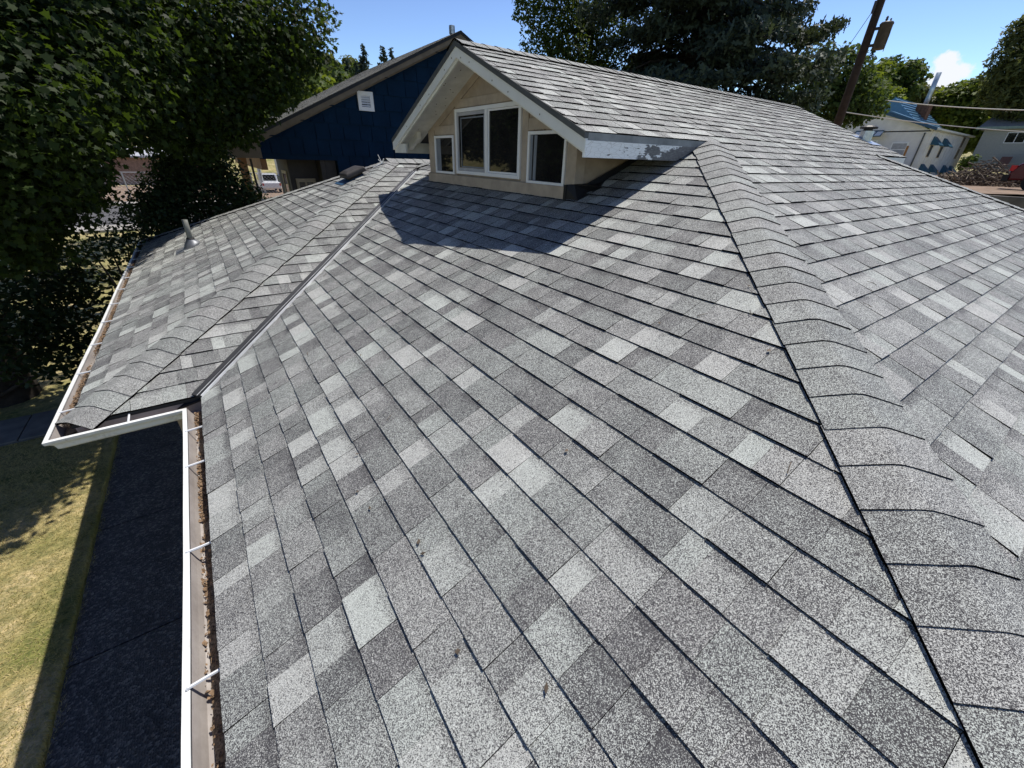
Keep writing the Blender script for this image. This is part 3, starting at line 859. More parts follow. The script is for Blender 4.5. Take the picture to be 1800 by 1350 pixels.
for r_, h in ((0.12, 0.012), (0.105, 0.035), (0.075, 0.07), (0.055, 0.095), (0.047, 0.11)):
    c = pl.P(q[0], q[1], 0).lerp(vp+Vector((0, 0, 0.11)), (h-0.012)/0.098 if h > 0.012 else 0)
    ax = pl.n.lerp(Vector((0, 0, 1)), (h-0.012)/0.098).normalized()
    u_ = ax.cross(Vector((1, 0, 0))).normalized(); w_ = ax.cross(u_)
    rows.append([c+ax*(0.012 if h < 0.02 else 0)+(u_*math.cos(2*math.pi*k/N)+w_*math.sin(2*math.pi*k/N))*r_ for k in range(N)])
vs = [p for r_ in rows for p in r_]
mb.add(vs, [(i*N+k, i*N+(k+1) % N, (i+1)*N+(k+1) % N, (i+1)*N+k) for i in range(len(rows)-1) for k in range(N)])
mb.build('pipe_boot', 'galv_dull', pipe, smooth=True)
mb2 = MB().tube([vp+Vector((0.002, 0, 0.085)), vp+Vector((0.003, 0, 0.125))], [0.055, 0.046], 16); mb2.build('rubber_collar', 'rubber', pipe, smooth=True)

# box vent on the hidden edge of the wing roof
bv = PD2.P(5.55, PD2.ab((2.30, 0, SD*(2.30+WD)))[1], 0)
def box_vent():
    pl = PD2; a, b = pl.ab(bv); mb = MB()
    def ringp(da, db, h): return [pl.P(a-da, b-db, h), pl.P(a+da, b-db, h), pl.P(a+da, b+db, h), pl.P(a-da, b+db, h)]
    rows = [ringp(0.13, 0.105, 0.01), ringp(0.13, 0.105, 0.05)]
    mb.add(rows[0]+rows[1], [(0, 1, 5, 4), (1, 2, 6, 5), (2, 3, 7, 6), (3, 0, 4, 7)])
    rows = [ringp(0.19, 0.15, 0.040), ringp(0.195, 0.155, 0.075), ringp(0.18, 0.14, 0.105), ringp(0.12, 0.085, 0.122)]
    vs = [p for r_ in rows for p in r_]
    fs = [(i*4+k, i*4+(k+1) % 4, (i+1)*4+(k+1) % 4, (i+1)*4+k) for i in range(3) for k in range(4)]+[(12, 13, 14, 15), (3, 2, 1, 0)]
    mb.add(vs, fs)
    o = mb.build('box_vent', 'vent_black', house, bevel=0.012)
    o['label'] = 'dark plastic box vent by the far hip of the wing roof'
    MB().prism([pl.P(a-0.2, b-0.27, 0.011), pl.P(a+0.2, b-0.27, 0.011), pl.P(a+0.2, b+0.1, 0.012), pl.P(a-0.2, b+0.1, 0.012)], pl.n*0.003).build('vent_flange', 'fascia_blue', o)
box_vent()
# crumpled scrap of white flashing at the wing's peak
mb = MB(); c = Vector(onD2(2.70, 5.43))+PD2.n*0.03
for (dx, dy, dz, wd) in ((-0.03, 0.05, 0.11, 0.012), (0.02, -0.04, 0.06, 0.014), (-0.05, 0.0, 0.05, 0.01), (0.03, 0.05, 0.03, 0.012), (0.0, -0.09, -0.01, 0.012)):
    mb.bar(c, c+Vector((dx, dy, dz)), wd, 0.005, (0.3, 0.4, 0.8))
mb.bar(c, c+Vector((-0.16, -0.06, -0.052)), 0.010, 0.006)
mb.build('flashing_scrap', 'white_paint', house)
# stubby capped vent near the far rake
c = Vector(onB(8.95, 1.60))
fv = MB().lathe(c, [(0.085, -0.06), (0.085, 0.12), (0.078, 0.125), (0.0, 0.125)], 18).build('flue_vent', 'galv', house, smooth=False)
MB().lathe(c, [(0.06, 0.125), (0.06, 0.15), (0.11, 0.15), (0.115, 0.17), (0.08, 0.19), (0, 0.195)], 18).build('vent_cap', 'black_flash', fv)
a_, b_ = PB.ab(c)
MB().prism([PB.P(a_-0.2, b_-0.2, 0.012), PB.P(a_+0.2, b_-0.2, 0.012), PB.P(a_+0.2, b_+0.15, 0.008), PB.P(a_-0.2, b_+0.15, 0.008)], PB.n*0.003).build('vent_flange', 'galv', fv)

# ------------------------------------------------------------------ ground
def sstep(x, a, b):
    t = min(1, max(0, (x-a)/(b-a))); return t*t*(3-2*t)
RWX = 20.2
def gz(x, y):
    z = G
    if x > RWX:
        z = 0.92 + sstep(x, 30, 75)*1.5*(1-sstep(y, 9, 13)) - 1.3*sstep(x, 30, 50)*sstep(y, 7.5, 12)
        z = z*(1-sstep(y, 22, 40)) + G*sstep(y, 22, 40)
    z += 24*sstep(y, 75, 165)*(0.75+0.25*math.sin(x*0.021+1.0)) + 1.6*sstep(y, 75, 120)*math.sin(x*0.09)*math.sin(y*0.07)
    z += 10*sstep(x, 95, 220)
    return z
xs = [-2500, -900, -400, -200, -120, -80, -50, -35, -25, -18, -12, -9, -7, -5, -3, 0, 4, 8, 12, 16, RWX-0.02, RWX+0.05, 23, 26, 30, 35, 41, 48, 56, 65, 75, 88, 105, 130, 160, 200, 260, 400, 900, 2500]
ys = [-2500, -800, -300, -120, -60, -30, -15, -8, -4, 0, 3, 6, 10, 14, 18, 22, 26, 30, 36, 44, 54, 65, 75, 85, 95, 106, 118, 130, 143, 156, 170, 200, 280, 500, 1000, 2500]
vs = [(x, y, gz(x, y)) for y in ys for x in xs]; nx = len(xs)
me = bpy.data.meshes.new('ground'); me.from_pydata(vs, [], [(j*nx+i, j*nx+i+1, (j+1)*nx+i+1, (j+1)*nx+i) for j in range(len(ys)-1) for i in range(nx-1)]); me.update()
tag(link('ground', me, None, 'ground_grass'), kind='structure')

# walkway beside the house: slabs with joints
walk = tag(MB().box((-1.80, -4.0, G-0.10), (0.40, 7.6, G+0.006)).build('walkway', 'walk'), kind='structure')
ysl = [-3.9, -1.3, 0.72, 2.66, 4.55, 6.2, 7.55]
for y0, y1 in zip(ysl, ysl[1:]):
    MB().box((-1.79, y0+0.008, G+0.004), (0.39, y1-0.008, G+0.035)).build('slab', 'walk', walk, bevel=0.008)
path2 = tag(MB().box((-14.0, 7.62, G-0.1), (-0.4, 8.55, G+0.012)).build('path', 'old_concrete'), kind='structure')
x = -13.9
while x < -0.6:
    MB().box((x+0.006, 7.63, G+0.010), (x+1.19, 8.54, G+0.040)).build('slab', 'old_concrete', path2, bevel=0.006); x += 1.2

# street beyond the trees
def sheet(name, x0, x1, y0, y1, dz, mat, kind='structure'):
    NX, NY = 30, 4; vs = []; 
    for j in range(NY+1):
        for i in range(NX+1):
            xx = x0+(x1-x0)*i/NX; yy = y0+(y1-y0)*j/NY; vs.append((xx, yy, gz(xx, yy)+dz))
    me = bpy.data.meshes.new(name); me.from_pydata(vs, [], [(j*(NX+1)+i, j*(NX+1)+i+1, (j+1)*(NX+1)+i+1, (j+1)*(NX+1)+i) for j in range(NY) for i in range(NX)]); me.update()
    return tag(link(name, me, None, mat), kind=kind)
sheet('road', -80, 19.5, 33.5, 46, 0.006, 'asphalt')
MB().box((-80, 31.2, G-0.1), (19.5, 33.35, G+0.12)).build('pavement', 'concrete')
tag(bpy.data.objects['pavement'], kind='structure')
o = MB().box((-80, 46.15, G-0.1), (19.5, 48.2, G+0.12)).build('pavement', 'concrete'); tag(o, kind='structure')
sheet('parking_lot', -60, 16, 48.3, 70, 0.01, 'dirt')

# dirt around the brush pile
def dirt():
    vs = []; fs = []; n = 26
    for j in range(n+1):
        for i in range(n+1):
            xx = RWX+0.3+24*i/n; yy = -3+15*j/n
            vs.append((xx, yy, gz(xx, yy)+0.02+0.05*abs(math.sin(xx*1.3)*math.sin(yy*1.7))))
    me = bpy.data.meshes.new('dirt_bank'); me.from_pydata(vs, [], [(j*(n+1)+i, j*(n+1)+i+1, (j+1)*(n+1)+i+1, (j+1)*(n+1)+i) for j in range(n) for i in range(n)]); me.update()
    tag(link('dirt_bank', me, None, 'dirt'), kind='structure')
dirt()

# ------------------------------------------------------------------ grass blades on the near lawn
def ngon_mesh(name, V, k, mat, tint, parent=None):
    """V: (N, k, 3) array, one k-gon per leaf"""
    N = V.shape[0]
    me = bpy.data.meshes.new(name)
    me.vertices.add(N*k); me.vertices.foreach_set('co', V.reshape(-1).astype(np.float32))
    me.loops.add(N*k); me.loops.foreach_set('vertex_index', np.arange(N*k, dtype=np.int32))
    me.polygons.add(N); me.polygons.foreach_set('loop_start', np.arange(0, N*k, k, dtype=np.int32))
    try: me.polygons.foreach_set('loop_total', np.full(N, k, dtype=np.int32))
    except Exception: pass
    me.update(calc_edges=True)
    a = me.attributes.new('tint', 'FLOAT', 'POINT'); a.data.foreach_set('value', np.repeat(tint, k).astype(np.float32))
    return link(name, me, parent, mat)
def grass():
    n = 120000
    x = NR.uniform(-7.5, -1.80, n); y = NR.uniform(0.8, 7.6, n)
    ne = 9000; x[:ne] = -1.80+np.abs(NR.normal(0, 0.035, ne))*(0.4+0.6*np.sin(y[:ne]*5.1)**2)-0.02
    h = NR.uniform(0.012, 0.035, n); h[:ne] = NR.uniform(0.03, 0.075, ne); a = NR.uniform(0, 6.283, n); w = NR.uniform(0.002, 0.0045, n)
    lean = NR.normal(0, 0.03, (n, 2))
    V = np.zeros((n, 3, 3))
    V[:, 0] = np.stack([x-w*np.cos(a), y-w*np.sin(a), np.full(n, G)], 1)
    V[:, 1] = np.stack([x+w*np.cos(a), y+w*np.sin(a), np.full(n, G)], 1)
    V[:, 2] = np.stack([x+lean[:, 0], y+lean[:, 1], G+h], 1)
    pt = 0.5+0.5*np.sin(x*2.3+np.sin(y*1.7)*2)*np.sin(y*1.9+x*0.6)
    o = ngon_mesh('lawn_grass', V, 3, 'grass_blade', np.clip(pt*0.75+NR.uniform(-0.2, 0.45, n), 0, 1))
    tag(o, 'patchy dry lawn grass left of the walkway', 'grass', kind='stuff')
grass()

# ------------------------------------------------------------------ foliage
MAPLE = np.array([(0, -0.5), (0.10, -0.32), (0.42, -0.36), (0.30, -0.10), (0.55, 0.12), (0.26, 0.14), (0.0, 0.55), (-0.26, 0.14), (-0.55, 0.12), (-0.30, -0.10), (-0.42, -0.36), (-0.10, -0.32)])
OVAL = np.array([(0, -0.5), (0.24, -0.2), (0.27, 0.12), (0, 0.5), (-0.27, 0.12), (-0.24, -0.2)])
SPRAY = np.array([(0, -0.5), (0.16, -0.36), (0.06, -0.2), (0.22, -0.04), (0.07, 0.1), (0.15, 0.26), (0, 0.5), (-0.15, 0.26), (-0.07, 0.1), (-0.22, -0.04), (-0.06, -0.2), (-0.16, -0.36)])
CLUMP = np.array([(0, -0.5), (0.35, -0.42), (0.22, -0.15), (0.5, 0.08), (0.2, 0.2), (0.1, 0.5), (-0.2, 0.25), (-0.48, 0.3), (-0.25, -0.02), (-0.42, -0.3)])
def leaves(C, size, shape, nrm, bend=0.25):
    """C (N,3) centres, nrm (N,3) leaf normals"""
    n = len(C); k = len(shape)
    nrm = nrm/np.linalg.norm(nrm, axis=1, keepdims=True)
    rr = NR.normal(size=(n, 3)); u = np.cross(nrm, rr); u /= np.linalg.norm(u, axis=1, keepdims=True); w = np.cross(nrm, u)
    s = size if np.ndim(size) else np.full(n, size)
    ax = NR.uniform(0.72, 1.2, n)[:, None, None]; jit = 1+NR.normal(0, 0.10, (n, k))[:, :, None]
    V = C[:, None, :] + s[:, None, None]*jit*(u[:, None, :]*shape[None, :, 0, None]*ax + w[:, None, :]*shape[None, :, 1, None])
    V += (nrm*(s*-bend)[:, None])[:, None, :]*(np.abs(shape[:, 0])**1.5)[None, :, None]*2
    return V
def ball(c, rad, n, squash=0.75, shell=0.55):
    d = NR.normal(size=(n, 3)); d /= np.linalg.norm(d, axis=1, keepdims=True)
    r = shell+(1-shell)*NR.random(n)**0.5
    lump = 1+0.22*np.sin(d[:, 0]*5+c[0]*3)*np.sin(d[:, 1]*4+c[1]*2)*np.cos(d[:, 2]*5)
    p = d*(r*lump)[:, None]*rad; p[:, 2] *= squash
    return p+np.array(c), d

def crown(name, clumps, per_m2, size, shape, mat, parent, up_bias=0.9, squash=0.75, shell=0.5, tint=(0.0, 1.0), bend=0.25):
    Cs = []; Ns = []
    for (x, y, z, r) in clumps:
        n = max(12, int(per_m2*4*math.pi*r*r))
        p, d = ball((x, y, z), r, n, squash, shell)
        Cs.append(p); nn = d*0.55+NR.normal(size=(n, 3))*0.5; nn[:, 2] += up_bias; Ns.append(nn)
    C = np.concatenate(Cs); Nn = np.concatenate(Ns)
    s = size*NR.uniform(0.65, 1.25, len(C))
    V = leaves(C, s, shape, Nn, bend)
    t = tint[0]+(tint[1]-tint[0])*NR.random(len(C))**1.3
    return ngon_mesh(name, V, len(shape), mat, t, parent)

def trunk(name, base, top, r0, r1, limbs, mat, parent, seed=1):
    r = random.Random(seed); mb = MB()
    b = Vector(base); t = Vector(top)
    pts = [b.lerp(t, k/6)+Vector((r.uniform(-1, 1), r.uniform(-1, 1), 0))*r0*0.35*(1 if 0 < k else 0) for k in range(7)]
    mb.tube([b-Vector((0, 0, 0.2))]+pts, [r0*1.5]+[r0*1.25 if k == 0 else r0+(r1-r0)*k/6 for k in range(7)], 10)
    for (e, f) in limbs:
        s = pts[min(5, int(f*6))]; e = Vector(e); m = s.lerp(e, 0.5)+Vector((r.uniform(-.3, .3), r.uniform(-.3, .3), 0.25*(e-s).length*0.4))
        L = (e-s).length; rr = max(0.02, r0*0.30)
        pp = [s, s.lerp(m, 0.5)+Vector((0, 0, 0.06*L)), m, m.lerp(e, 0.5), e]
        mb.tube(pp, [rr, rr*0.8, rr*0.55, rr*0.38, rr*0.15], 6)
        for q in range(3):
            a = pp[2].lerp(e, r.uniform(0.1, 0.8)); bb = a+Vector((r.uniform(-1, 1), r.uniform(-1, 1), r.uniform(-.3, .7)))*L*0.22
            mb.tube([a, a.lerp(bb, 0.5)+Vector((0, 0, 0.03)), bb], [rr*0.25, rr*0.15, rr*0.06], 5)
    return mb.build(name, mat, parent, smooth=True)

def pt(px, py, D):
    """place on the ray through a photo pixel at horizontal distance D (layout aid for planting)"""
    v = fw + rt2*((px-900)/F_PX) - up2*((py-675)/F_PX)
    h = math.hypot(v.x, v.y); return CAM + v*(D/h)

# ---- the maple on the left
mp = empty('maple_tree', (-3.6, 9.6, G), 'big dark maple with hanging leafy branches at the upper left', 'tree')
cl = []
spec = [(492, 30, 11.6, 1.1), (430, 45, 11.2, 1.2), (530, 85, 12.0, 0.55), (340, 45, 10.6, 1.3), (250, 30, 10.2, 1.3), (150, 50, 9.5, 1.3), (50, 40, 9.0, 1.4), (-60, 60, 8.5, 1.4),
        (490, 105, 11.6, 0.8), (415, 125, 11.0, 1.0), (330, 140, 10.6, 1.1), (240, 140, 10.0, 1.1), (150, 160, 9.2, 1.1), (60, 150, 8.2, 1.1), (-40, 170, 7.5, 1.1),
        (445, 185, 11.0, 0.55), (385, 200, 10.8, 0.75), (315, 215, 10.6, 0.8), (250, 205, 10.2, 0.7), (180, 205, 9.6, 0.7), (465, 150, 11.3, 0.7), (420, 232, 10.9, 0.45), (350, 250, 10.8, 0.55),
        (75, 230, 8.8, 0.9), (10, 250, 8.4, 1.0), (60, 295, 8.6, 0.75), (120, 325, 8.8, 0.5), (0, 330, 8.2, 0.85), (-60, 300, 8.0, 1.1), (60, 360, 8.6, 0.6), (-20, 400, 8.4, 0.8), (110, 270, 9.0, 0.5),
        (160, 345, 9.0, 0.3), (30, 430, 8.8, 0.55)]
for a in spec:
    p = pt(*a[:3]); cl.append((p.x, p.y, p.z, a[3]))
hi = [(-4, 9.5, 7.5, 2.2), (-1.5, 9.8, 6.8, 1.9), (-6.5, 8.5, 6.5, 2.2), (-3.0, 8.0, 5.6, 1.7), (-0.4, 10.9, 6.0, 1.4), (-4.5, 11.5, 6.0, 2.2), (-1.5, 11.8, 4.5, 1.9), (-3.5, 9.5, 9.3, 1.8), (-6.5, 6.0, 4.6, 1.7),
      (-7.5, 9.5, 4.2, 2.0), (-5.0, 10.5, 3.2, 1.8), (-2.6, 10.6, 3.0, 1.6), (-4.2, 7.2, 3.4, 1.3), (0.95, 7.2, 6.7, 0.7), (-0.1, 7.9, 6.4, 0.9), (1.6, 8.0, 7.2, 0.7),
      (-2.0, 13.2, 5.2, 2.0), (-5.2, 14.2, 5.2, 2.3), (-0.6, 15.6, 6.0, 1.9), (-4.0, 17.4, 5.6, 2.3), (-7.5, 12.5, 4.5, 2.2), (-8.0, 16.5, 5.0, 2.5)]  # this row of rear clumps is added to shade the ground behind
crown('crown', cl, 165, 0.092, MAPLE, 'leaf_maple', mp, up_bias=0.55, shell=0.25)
crown('upper_and_shade_crown', hi, 42, 0.15, MAPLE, 'leaf_maple', mp, up_bias=0.75, shell=0.25)
lim = [((c[0], c[1], c[2]), R.uniform(0.35, 0.9)) for c in (cl+hi)[::2]]
trunk('trunk', (-3.6, 9.6, G), (-3.2, 9.4, 6.5), 0.34, 0.12, lim, 'bark_dark', mp, 5)
# bare twigs sticking out at its right edge
mb = MB()
for (px, py, qx, qy) in ((545, 20, 590, 18), (560, 55, 585, 50), (570, 22, 575, 5), (565, 60, 578, 28), (575, 52, 582, 62)):
    a = pt(px, py, 12.0); b = pt(qx, qy, 12.0); mb.tube([a, a.lerp(b, .5)+Vector((0, 0, -.06)), b], [0.012, 0.008, 0.004], 5)
mb.build('twigs', 'bark', mp)

ln = empty('shade_linden', (-4.9, 20.6, G), 'added street tree shading the ground behind the big maple', 'tree')  # tree added to keep the ground beyond the maple in shade
lc = [(-1.0, 16.0, 6.2, 2.2), (-3.2, 19, 6.2, 2.4), (-0.6, 21, 7.0, 2.4), (-3.6, 24, 6.2, 2.4), (-6.2, 20.5, 6.0, 2.4), (-1.0, 26, 6.6, 2.4), (-6.0, 16.5, 5.6, 2.2), (-8.2, 24, 6.2, 2.4), (-2.5, 21, 8.8, 2.2), (0.2, 29, 6.4, 2.0)]
crown('crown', lc, 34, 0.19, MAPLE, 'leaf_maple', ln, up_bias=0.6, shell=0.2)
trunk('trunk', (-4.9, 20.6, G), (-4.6, 20.8, 7), 0.22, 0.12, [(c[:3], R.uniform(0.4, 0.8)) for c in lc], 'bark_dark', ln, 9)

# ---- shrubs near the blue house and the shady hedge
def shrub(name, label, specs, per, size, shape, mat, base, tint=(0, 1), group=None, cat='shrub', squash=0.9, shell=0.3):
    e = empty(name, (base[0], base[1], G), label, cat, group)
    c = []
    for a in specs:
        p = pt(*a[:3]); c.append((p.x, p.y, p.z, a[3]))
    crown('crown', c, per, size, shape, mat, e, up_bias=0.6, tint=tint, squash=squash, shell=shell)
    mb = MB(); r = random.Random(len(label))
    for q in c:
        s = Vector((base[0]+r.uniform(-.2, .2), base[1]+r.uniform(-.2, .2), G-0.05)); t = Vector(q[:3])
        mb.tube([s, s.lerp(t, .5)+Vector((r.uniform(-.15, .15), r.uniform(-.15, .15), .1)), t], [0.04, 0.028, 0.01], 6)
    mb.build('stem', 'bark_dark', e, smooth=True)
    return e
shrub('lilac_shrub', 'dense dark green shrub between the wing roof and the blue house', [(330, 300, 11.6, 0.62), (385, 300, 11.9, 0.55), (290, 345, 11.2, 0.5), (345, 345, 11.4, 0.7), (410, 335, 11.9, 0.55), (440, 350, 12.0, 0.4), (300, 390, 11.0, 0.55), (370, 385, 11.3, 0.6), (310, 310, 11.4, 0.55), (360, 275, 11.9, 0.5), (310, 275, 11.8, 0.5), (420, 370, 11.8, 0.5), (455, 375, 12.0, 0.35), (330, 420, 11.0, 0.5), (265, 370, 11.0, 0.5)], 300, 0.085, OVAL, 'leaf_shrub', (0.6, 10.4), shell=0.1)
shrub('ivy_shrub', 'loose thin-leaved shrub by the far corner of the wing gutter', [(250, 375, 10.5, 0.45), (215, 405, 10.2, 0.42), (265, 405, 10.4, 0.4), (225, 440, 10.0, 0.42), (190, 430, 9.8, 0.35), (160, 440, 9.6, 0.3), (280, 370, 10.8, 0.4)], 130, 0.075, OVAL, 'leaf_shrub', (-1.2, 9.6))
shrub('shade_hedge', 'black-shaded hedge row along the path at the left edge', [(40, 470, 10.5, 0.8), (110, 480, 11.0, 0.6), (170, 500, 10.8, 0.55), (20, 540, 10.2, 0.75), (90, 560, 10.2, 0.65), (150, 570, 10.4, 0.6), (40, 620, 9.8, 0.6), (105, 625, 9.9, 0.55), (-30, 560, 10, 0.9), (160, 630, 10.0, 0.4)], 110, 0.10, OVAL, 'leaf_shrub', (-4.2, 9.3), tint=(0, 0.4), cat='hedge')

# ------------------------------------------------------------------ blue house
YB = 12.0
EX, EZ_, AX, AZ = 1.13, 1.44, 7.49, 4.47
SBL = (AZ-EZ_)/(AX-EX)
bh = empty('blue_house', (7.5, 16, G), 'dark blue shingle-sided gabled house with brown rake trim behind the wing roof', 'house')
def zbl(x): return AZ-SBL*abs(x-AX)
wx0, wx1, wb = 1.86, 2*AX-1.86, 1.32
MB().prism([(wx0, YB, wb), (wx1, YB, wb), (wx1, YB, zbl(wx1)-0.15), (AX, YB, AZ-0.15), (wx0, YB, zbl(wx0)-0.15)], (0, 0.12, 0)).build('gable_wall', 'blue_siding', bh)
MB().box((3.72, YB+0.002, G), (wx1, YB+0.12, wb)).build('wall', 'blue_siding', bh)
MB().box((wx1-0.12, YB+0.125, G), (wx1, 20, zbl(wx1)-0.15)).build('wall', 'blue_siding', bh)
MB().box((3.43, 19.85, G), (wx1-0.13, 19.97, zbl(wx1)-0.15)).build('wall', 'blue_siding', bh)
# wall shingles, one by one
z = 0.32; row = 0; cnt = 0
rr = random.Random(5)
while z < AZ-0.25:
    h = 0.375; x = 3.72 if z+0.1 < wb else wx0; x += 0.0
    xe = wx1; first = True
    while x < xe:
        w = rr.uniform(0.30, 0.52)
        if first: w *= rr.uniform(0.4, 1.0); first = False
        x1 = min(x+w, xe)
        zt = z+h+0.02; zb = z+rr.uniform(-0.012, 0.012)
        lim0, lim1 = zbl(x)-0.17, zbl(x1)-0.17
        if max(lim0, lim1) > zb+0.03 and x < 9.6:
            poly = [(x+0.010, zb), (x1-0.010, zb), (x1-0.010, min(zt, max(zb+0.01, lim1))), (x+0.010, min(zt, max(zb+0.01, lim0)))]
            if zbl(x) > zbl(x1) and x < AX < x1: pass
            t0 = rr.uniform(0.030, 0.046)
            f = [Vector((px, YB-(t0 if k < 2 else 0.006), pz)) for k, (px, pz) in enumerate(poly)]
            bk = [Vector((px, YB-0.001, pz)) for (px, pz) in poly]
            MB().add(f+bk, [(0, 1, 2, 3), (0, 4, 5, 1), (1, 5, 6, 2), (3, 7, 4, 0)][:4]).build('siding_shingle', 'blue_siding', bh); cnt += 1
        x = x1
    z += h; row += 1
# roof slabs with shingle courses
for sgn in (-1, 1):
    ex = AX+sgn*(AX-EX)
    pl = Plane((ex, YB-0.42, EZ_+0.10), (0, 1, 0), (-sgn, 0, SBL))
    L = math.hypot(AX-EX, AZ-EZ_)
    MB().prism([pl.P(0, 0, -0.02), pl.P(8.7, 0, -0.02), pl.P(8.7, L, -0.02), pl.P(0, L, -0.02)], pl.n*-0.05).build('roof', 'deck', bh)
    keep = len(PIECES)
    PIECES_old = PIECES; PIECES = []
    EXP_s = EXP; EXP = 0.2
    shingle_plane(pl, [([pl.P(0, 0), pl.P(8.7, 0), pl.P(8.7, L), pl.P(0, L)], None)], 900+sgn, calm=0.6, lift=0.1, hs=0.5)
    o = link('roof_shingles', attr_mesh('roof_shingles', PIECES, 'old_shingle'), bh); tag(o, kind='stuff')
    PIECES = PIECES_old; EXP = EXP_s
    a = (ex, YB-0.42); zt = lambda x: zbl(x)+0.09
    for (h0, h1, yy, th, nm, mt) in ((0.0, 0.055, YB-0.425, 0.02, 'drip_edge', 'black_flash'), (0.055, 0.175, YB-0.40, 0.04, 'rake_board', 'brown_trim'), (0.175, 0.235, YB-0.03, 0.028, 'rake_trim', 'brown_trim')):
        xa = ex
        MB().prism([(xa, yy, zt(xa)-h0), (AX, yy, zt(AX)-h0), (AX, yy, zt(AX)-h1), (xa, yy, zt(xa)-h1)], (0, th, 0)).build(nm, mt, bh)
    MB().prism([(ex, YB-0.36, zt(ex)-0.065), (AX, YB-0.36, zt(AX)-0.065), (AX, YB-0.36, zt(AX)-0.085), (ex, YB-0.36, zt(ex)-0.085)], (0, 0.36, 0)).build('soffit', 'brown_trim', bh)
# boxed eave end on the left
MB().prism([(EX+0.10, YB-0.30, zbl(EX)+0.0), (wx0+0.02, YB-0.30, zbl(wx0)-0.08), (wx0+0.02, YB-0.30, wb+0.02), (EX+0.15, YB-0.30, wb+0.02)], (0, 0.29, 0)).build('eave_return', 'brown_trim', bh)
# gable vent with slats
gv = MB(); vx0, vx1, vz0, vz1 = 4.50, 4.92, 2.53, 2.97
vent = ring('gable_vent', 0, 0.001, 0, 0.3, 0, 0.3, 0.01, 'window_white', bh)
bpy.data.objects.remove(vent)
gv.box((vx0, YB-0.06, vz0), (vx0+0.09, YB-0.01, vz1)); gv.box((vx1-0.09, YB-0.06, vz0), (vx1, YB-0.01, vz1))
gv.box((vx0+0.09, YB-0.06, vz0), (vx1-0.09, YB-0.01, vz0+0.09)); gv.box((vx0+0.09, YB-0.06, vz1-0.09), (vx1-0.09, YB-0.01, vz1))
vent = gv.build('gable_vent', 'window_white', bh)
for k in range(5):
    zz = vz0+0.10+0.052*k
    MB().prism([(vx0+0.09, YB-0.055, zz), (vx0+0.09, YB-0.02, zz+0.05), (vx0+0.09, YB-0.014, zz+0.05), (vx0+0.09, YB-0.049, zz)], (vx1-vx0-0.18, 0, 0)).build('slat', 'window_white', vent)
# porch: post, dark end wall, windows, railing
MB().box((1.36, YB-0.02, G), (1.54, YB+0.16, wb+0.02)).build('porch_post', 'cedar', bh)
MB().box((1.62, YB-0.01, G), (1.66, YB+0.10, wb)).build('downpipe', 'porch_wall', bh)
MB().box((1.3, YB+0.0, -2.05), (3.70, 20, -1.92)).build('porch_floor', 'concrete', bh)
pw = MB().box((3.30, YB+0.125, -1.92), (3.42, 19.8, wb+0.1)).build('porch_wall', 'porch_wall', bh)
MB().box((3.425, YB+0.127, -1.92), (3.70, YB+0.30, wb)).build('porch_wall', 'porch_wall', bh)
MB().box((wx0, YB+0.13, wb+0.02), (3.29, 19.8, wb+0.06)).build('porch_ceiling', 'porch_wall', bh)
MB().box((wx0, YB+0.13, wb-0.25), (wx0+0.14, 19.8, wb+0.018)).build('porch_beam', 'cedar', bh)
for (y0, y1, z0, z1) in ((13.4, 14.4, -0.9, 0.75), (15.6, 16.5, -1.9, 0.85), (17.8, 18.8, -0.9, 0.85)):
    wdw = ring('window', 0, 0.001, 0, 0.3, 0, 0.3, 0.01, 'porch_trim', bh); bpy.data.objects.remove(wdw)
    mb = MB(); t = 0.11
    mb.box((3.26, y0, z0), (3.298, y0+t, z1)); mb.box((3.26, y1-t, z0), (3.298, y1, z1)); mb.box((3.26, y0+t, z1-t), (3.298, y1-t, z1)); mb.box((3.26, y0+t, z0), (3.298, y1-t, z0+t)); mb.box((3.262, y0+t, (z0+z1)/2-0.03), (3.298, y1-t, (z0+z1)/2+0.03))
    wdw = mb.build('window', 'porch_trim', bh); box('pane', (3.28, y0+t, z0+t), (3.296, y1-t, z1-t), 'glass', wdw)
# front porch wall facing the camera with a double window in tan trim
mb = MB(); x0, x1, z0, z1, yy = 2.80, 3.50, -0.7, 0.75, YB+0.10
ppl = MB().box((2.55, YB+0.6, -1.9), (3.29, YB+0.7, wb)).build('porch_wall', 'porch_wall', bh)
mb.box((2.68, YB+0.56, -1.0), (2.75, YB+0.598, 0.85)); mb.box((3.12, YB+0.56, -1.0), (3.19, YB+0.598, 0.85)); mb.box((2.75, YB+0.56, 0.76), (3.12, YB+0.598, 0.85)); mb.box((2.90, YB+0.57, -1.0), (2.95, YB+0.598, 0.76))
wdw = mb.build('window', 'porch_trim', bh); box('pane', (2.75, YB+0.585, -1.0), (3.12, YB+0.597, 0.76), 'glass', wdw)
rl = MB().box((1.56, YB+0.02, -1.0), (3.6, YB+0.08, -0.93)).build('porch_railing', 'dark_rail', bh)
for k in range(17): box('baluster', (1.62+0.115*k, YB+0.035, -1.92), (1.65+0.115*k, YB+0.065, -1.0), 'dark_rail', rl)
# flue on its ridge
c = Vector((7.62, YB+0.35, zbl(7.62)+0.10))
fl = MB().lathe(c, [(0.055, -0.15), (0.055, 0.16)], 14).build('flue', 'galv', bh, smooth=True)
MB().lathe(c, [(0.060, 0.10), (0.085, 0.12), (0.085, 0.30), (0.08, 0.31), (0.0, 0.315)], 14).build('flue_cap', 'galv', fl)
MB().lathe(c, [(0.17, 0.0), (0.15, 0.015), (0.06, 0.03)], 14).build('flue_flashing', 'galv', fl)

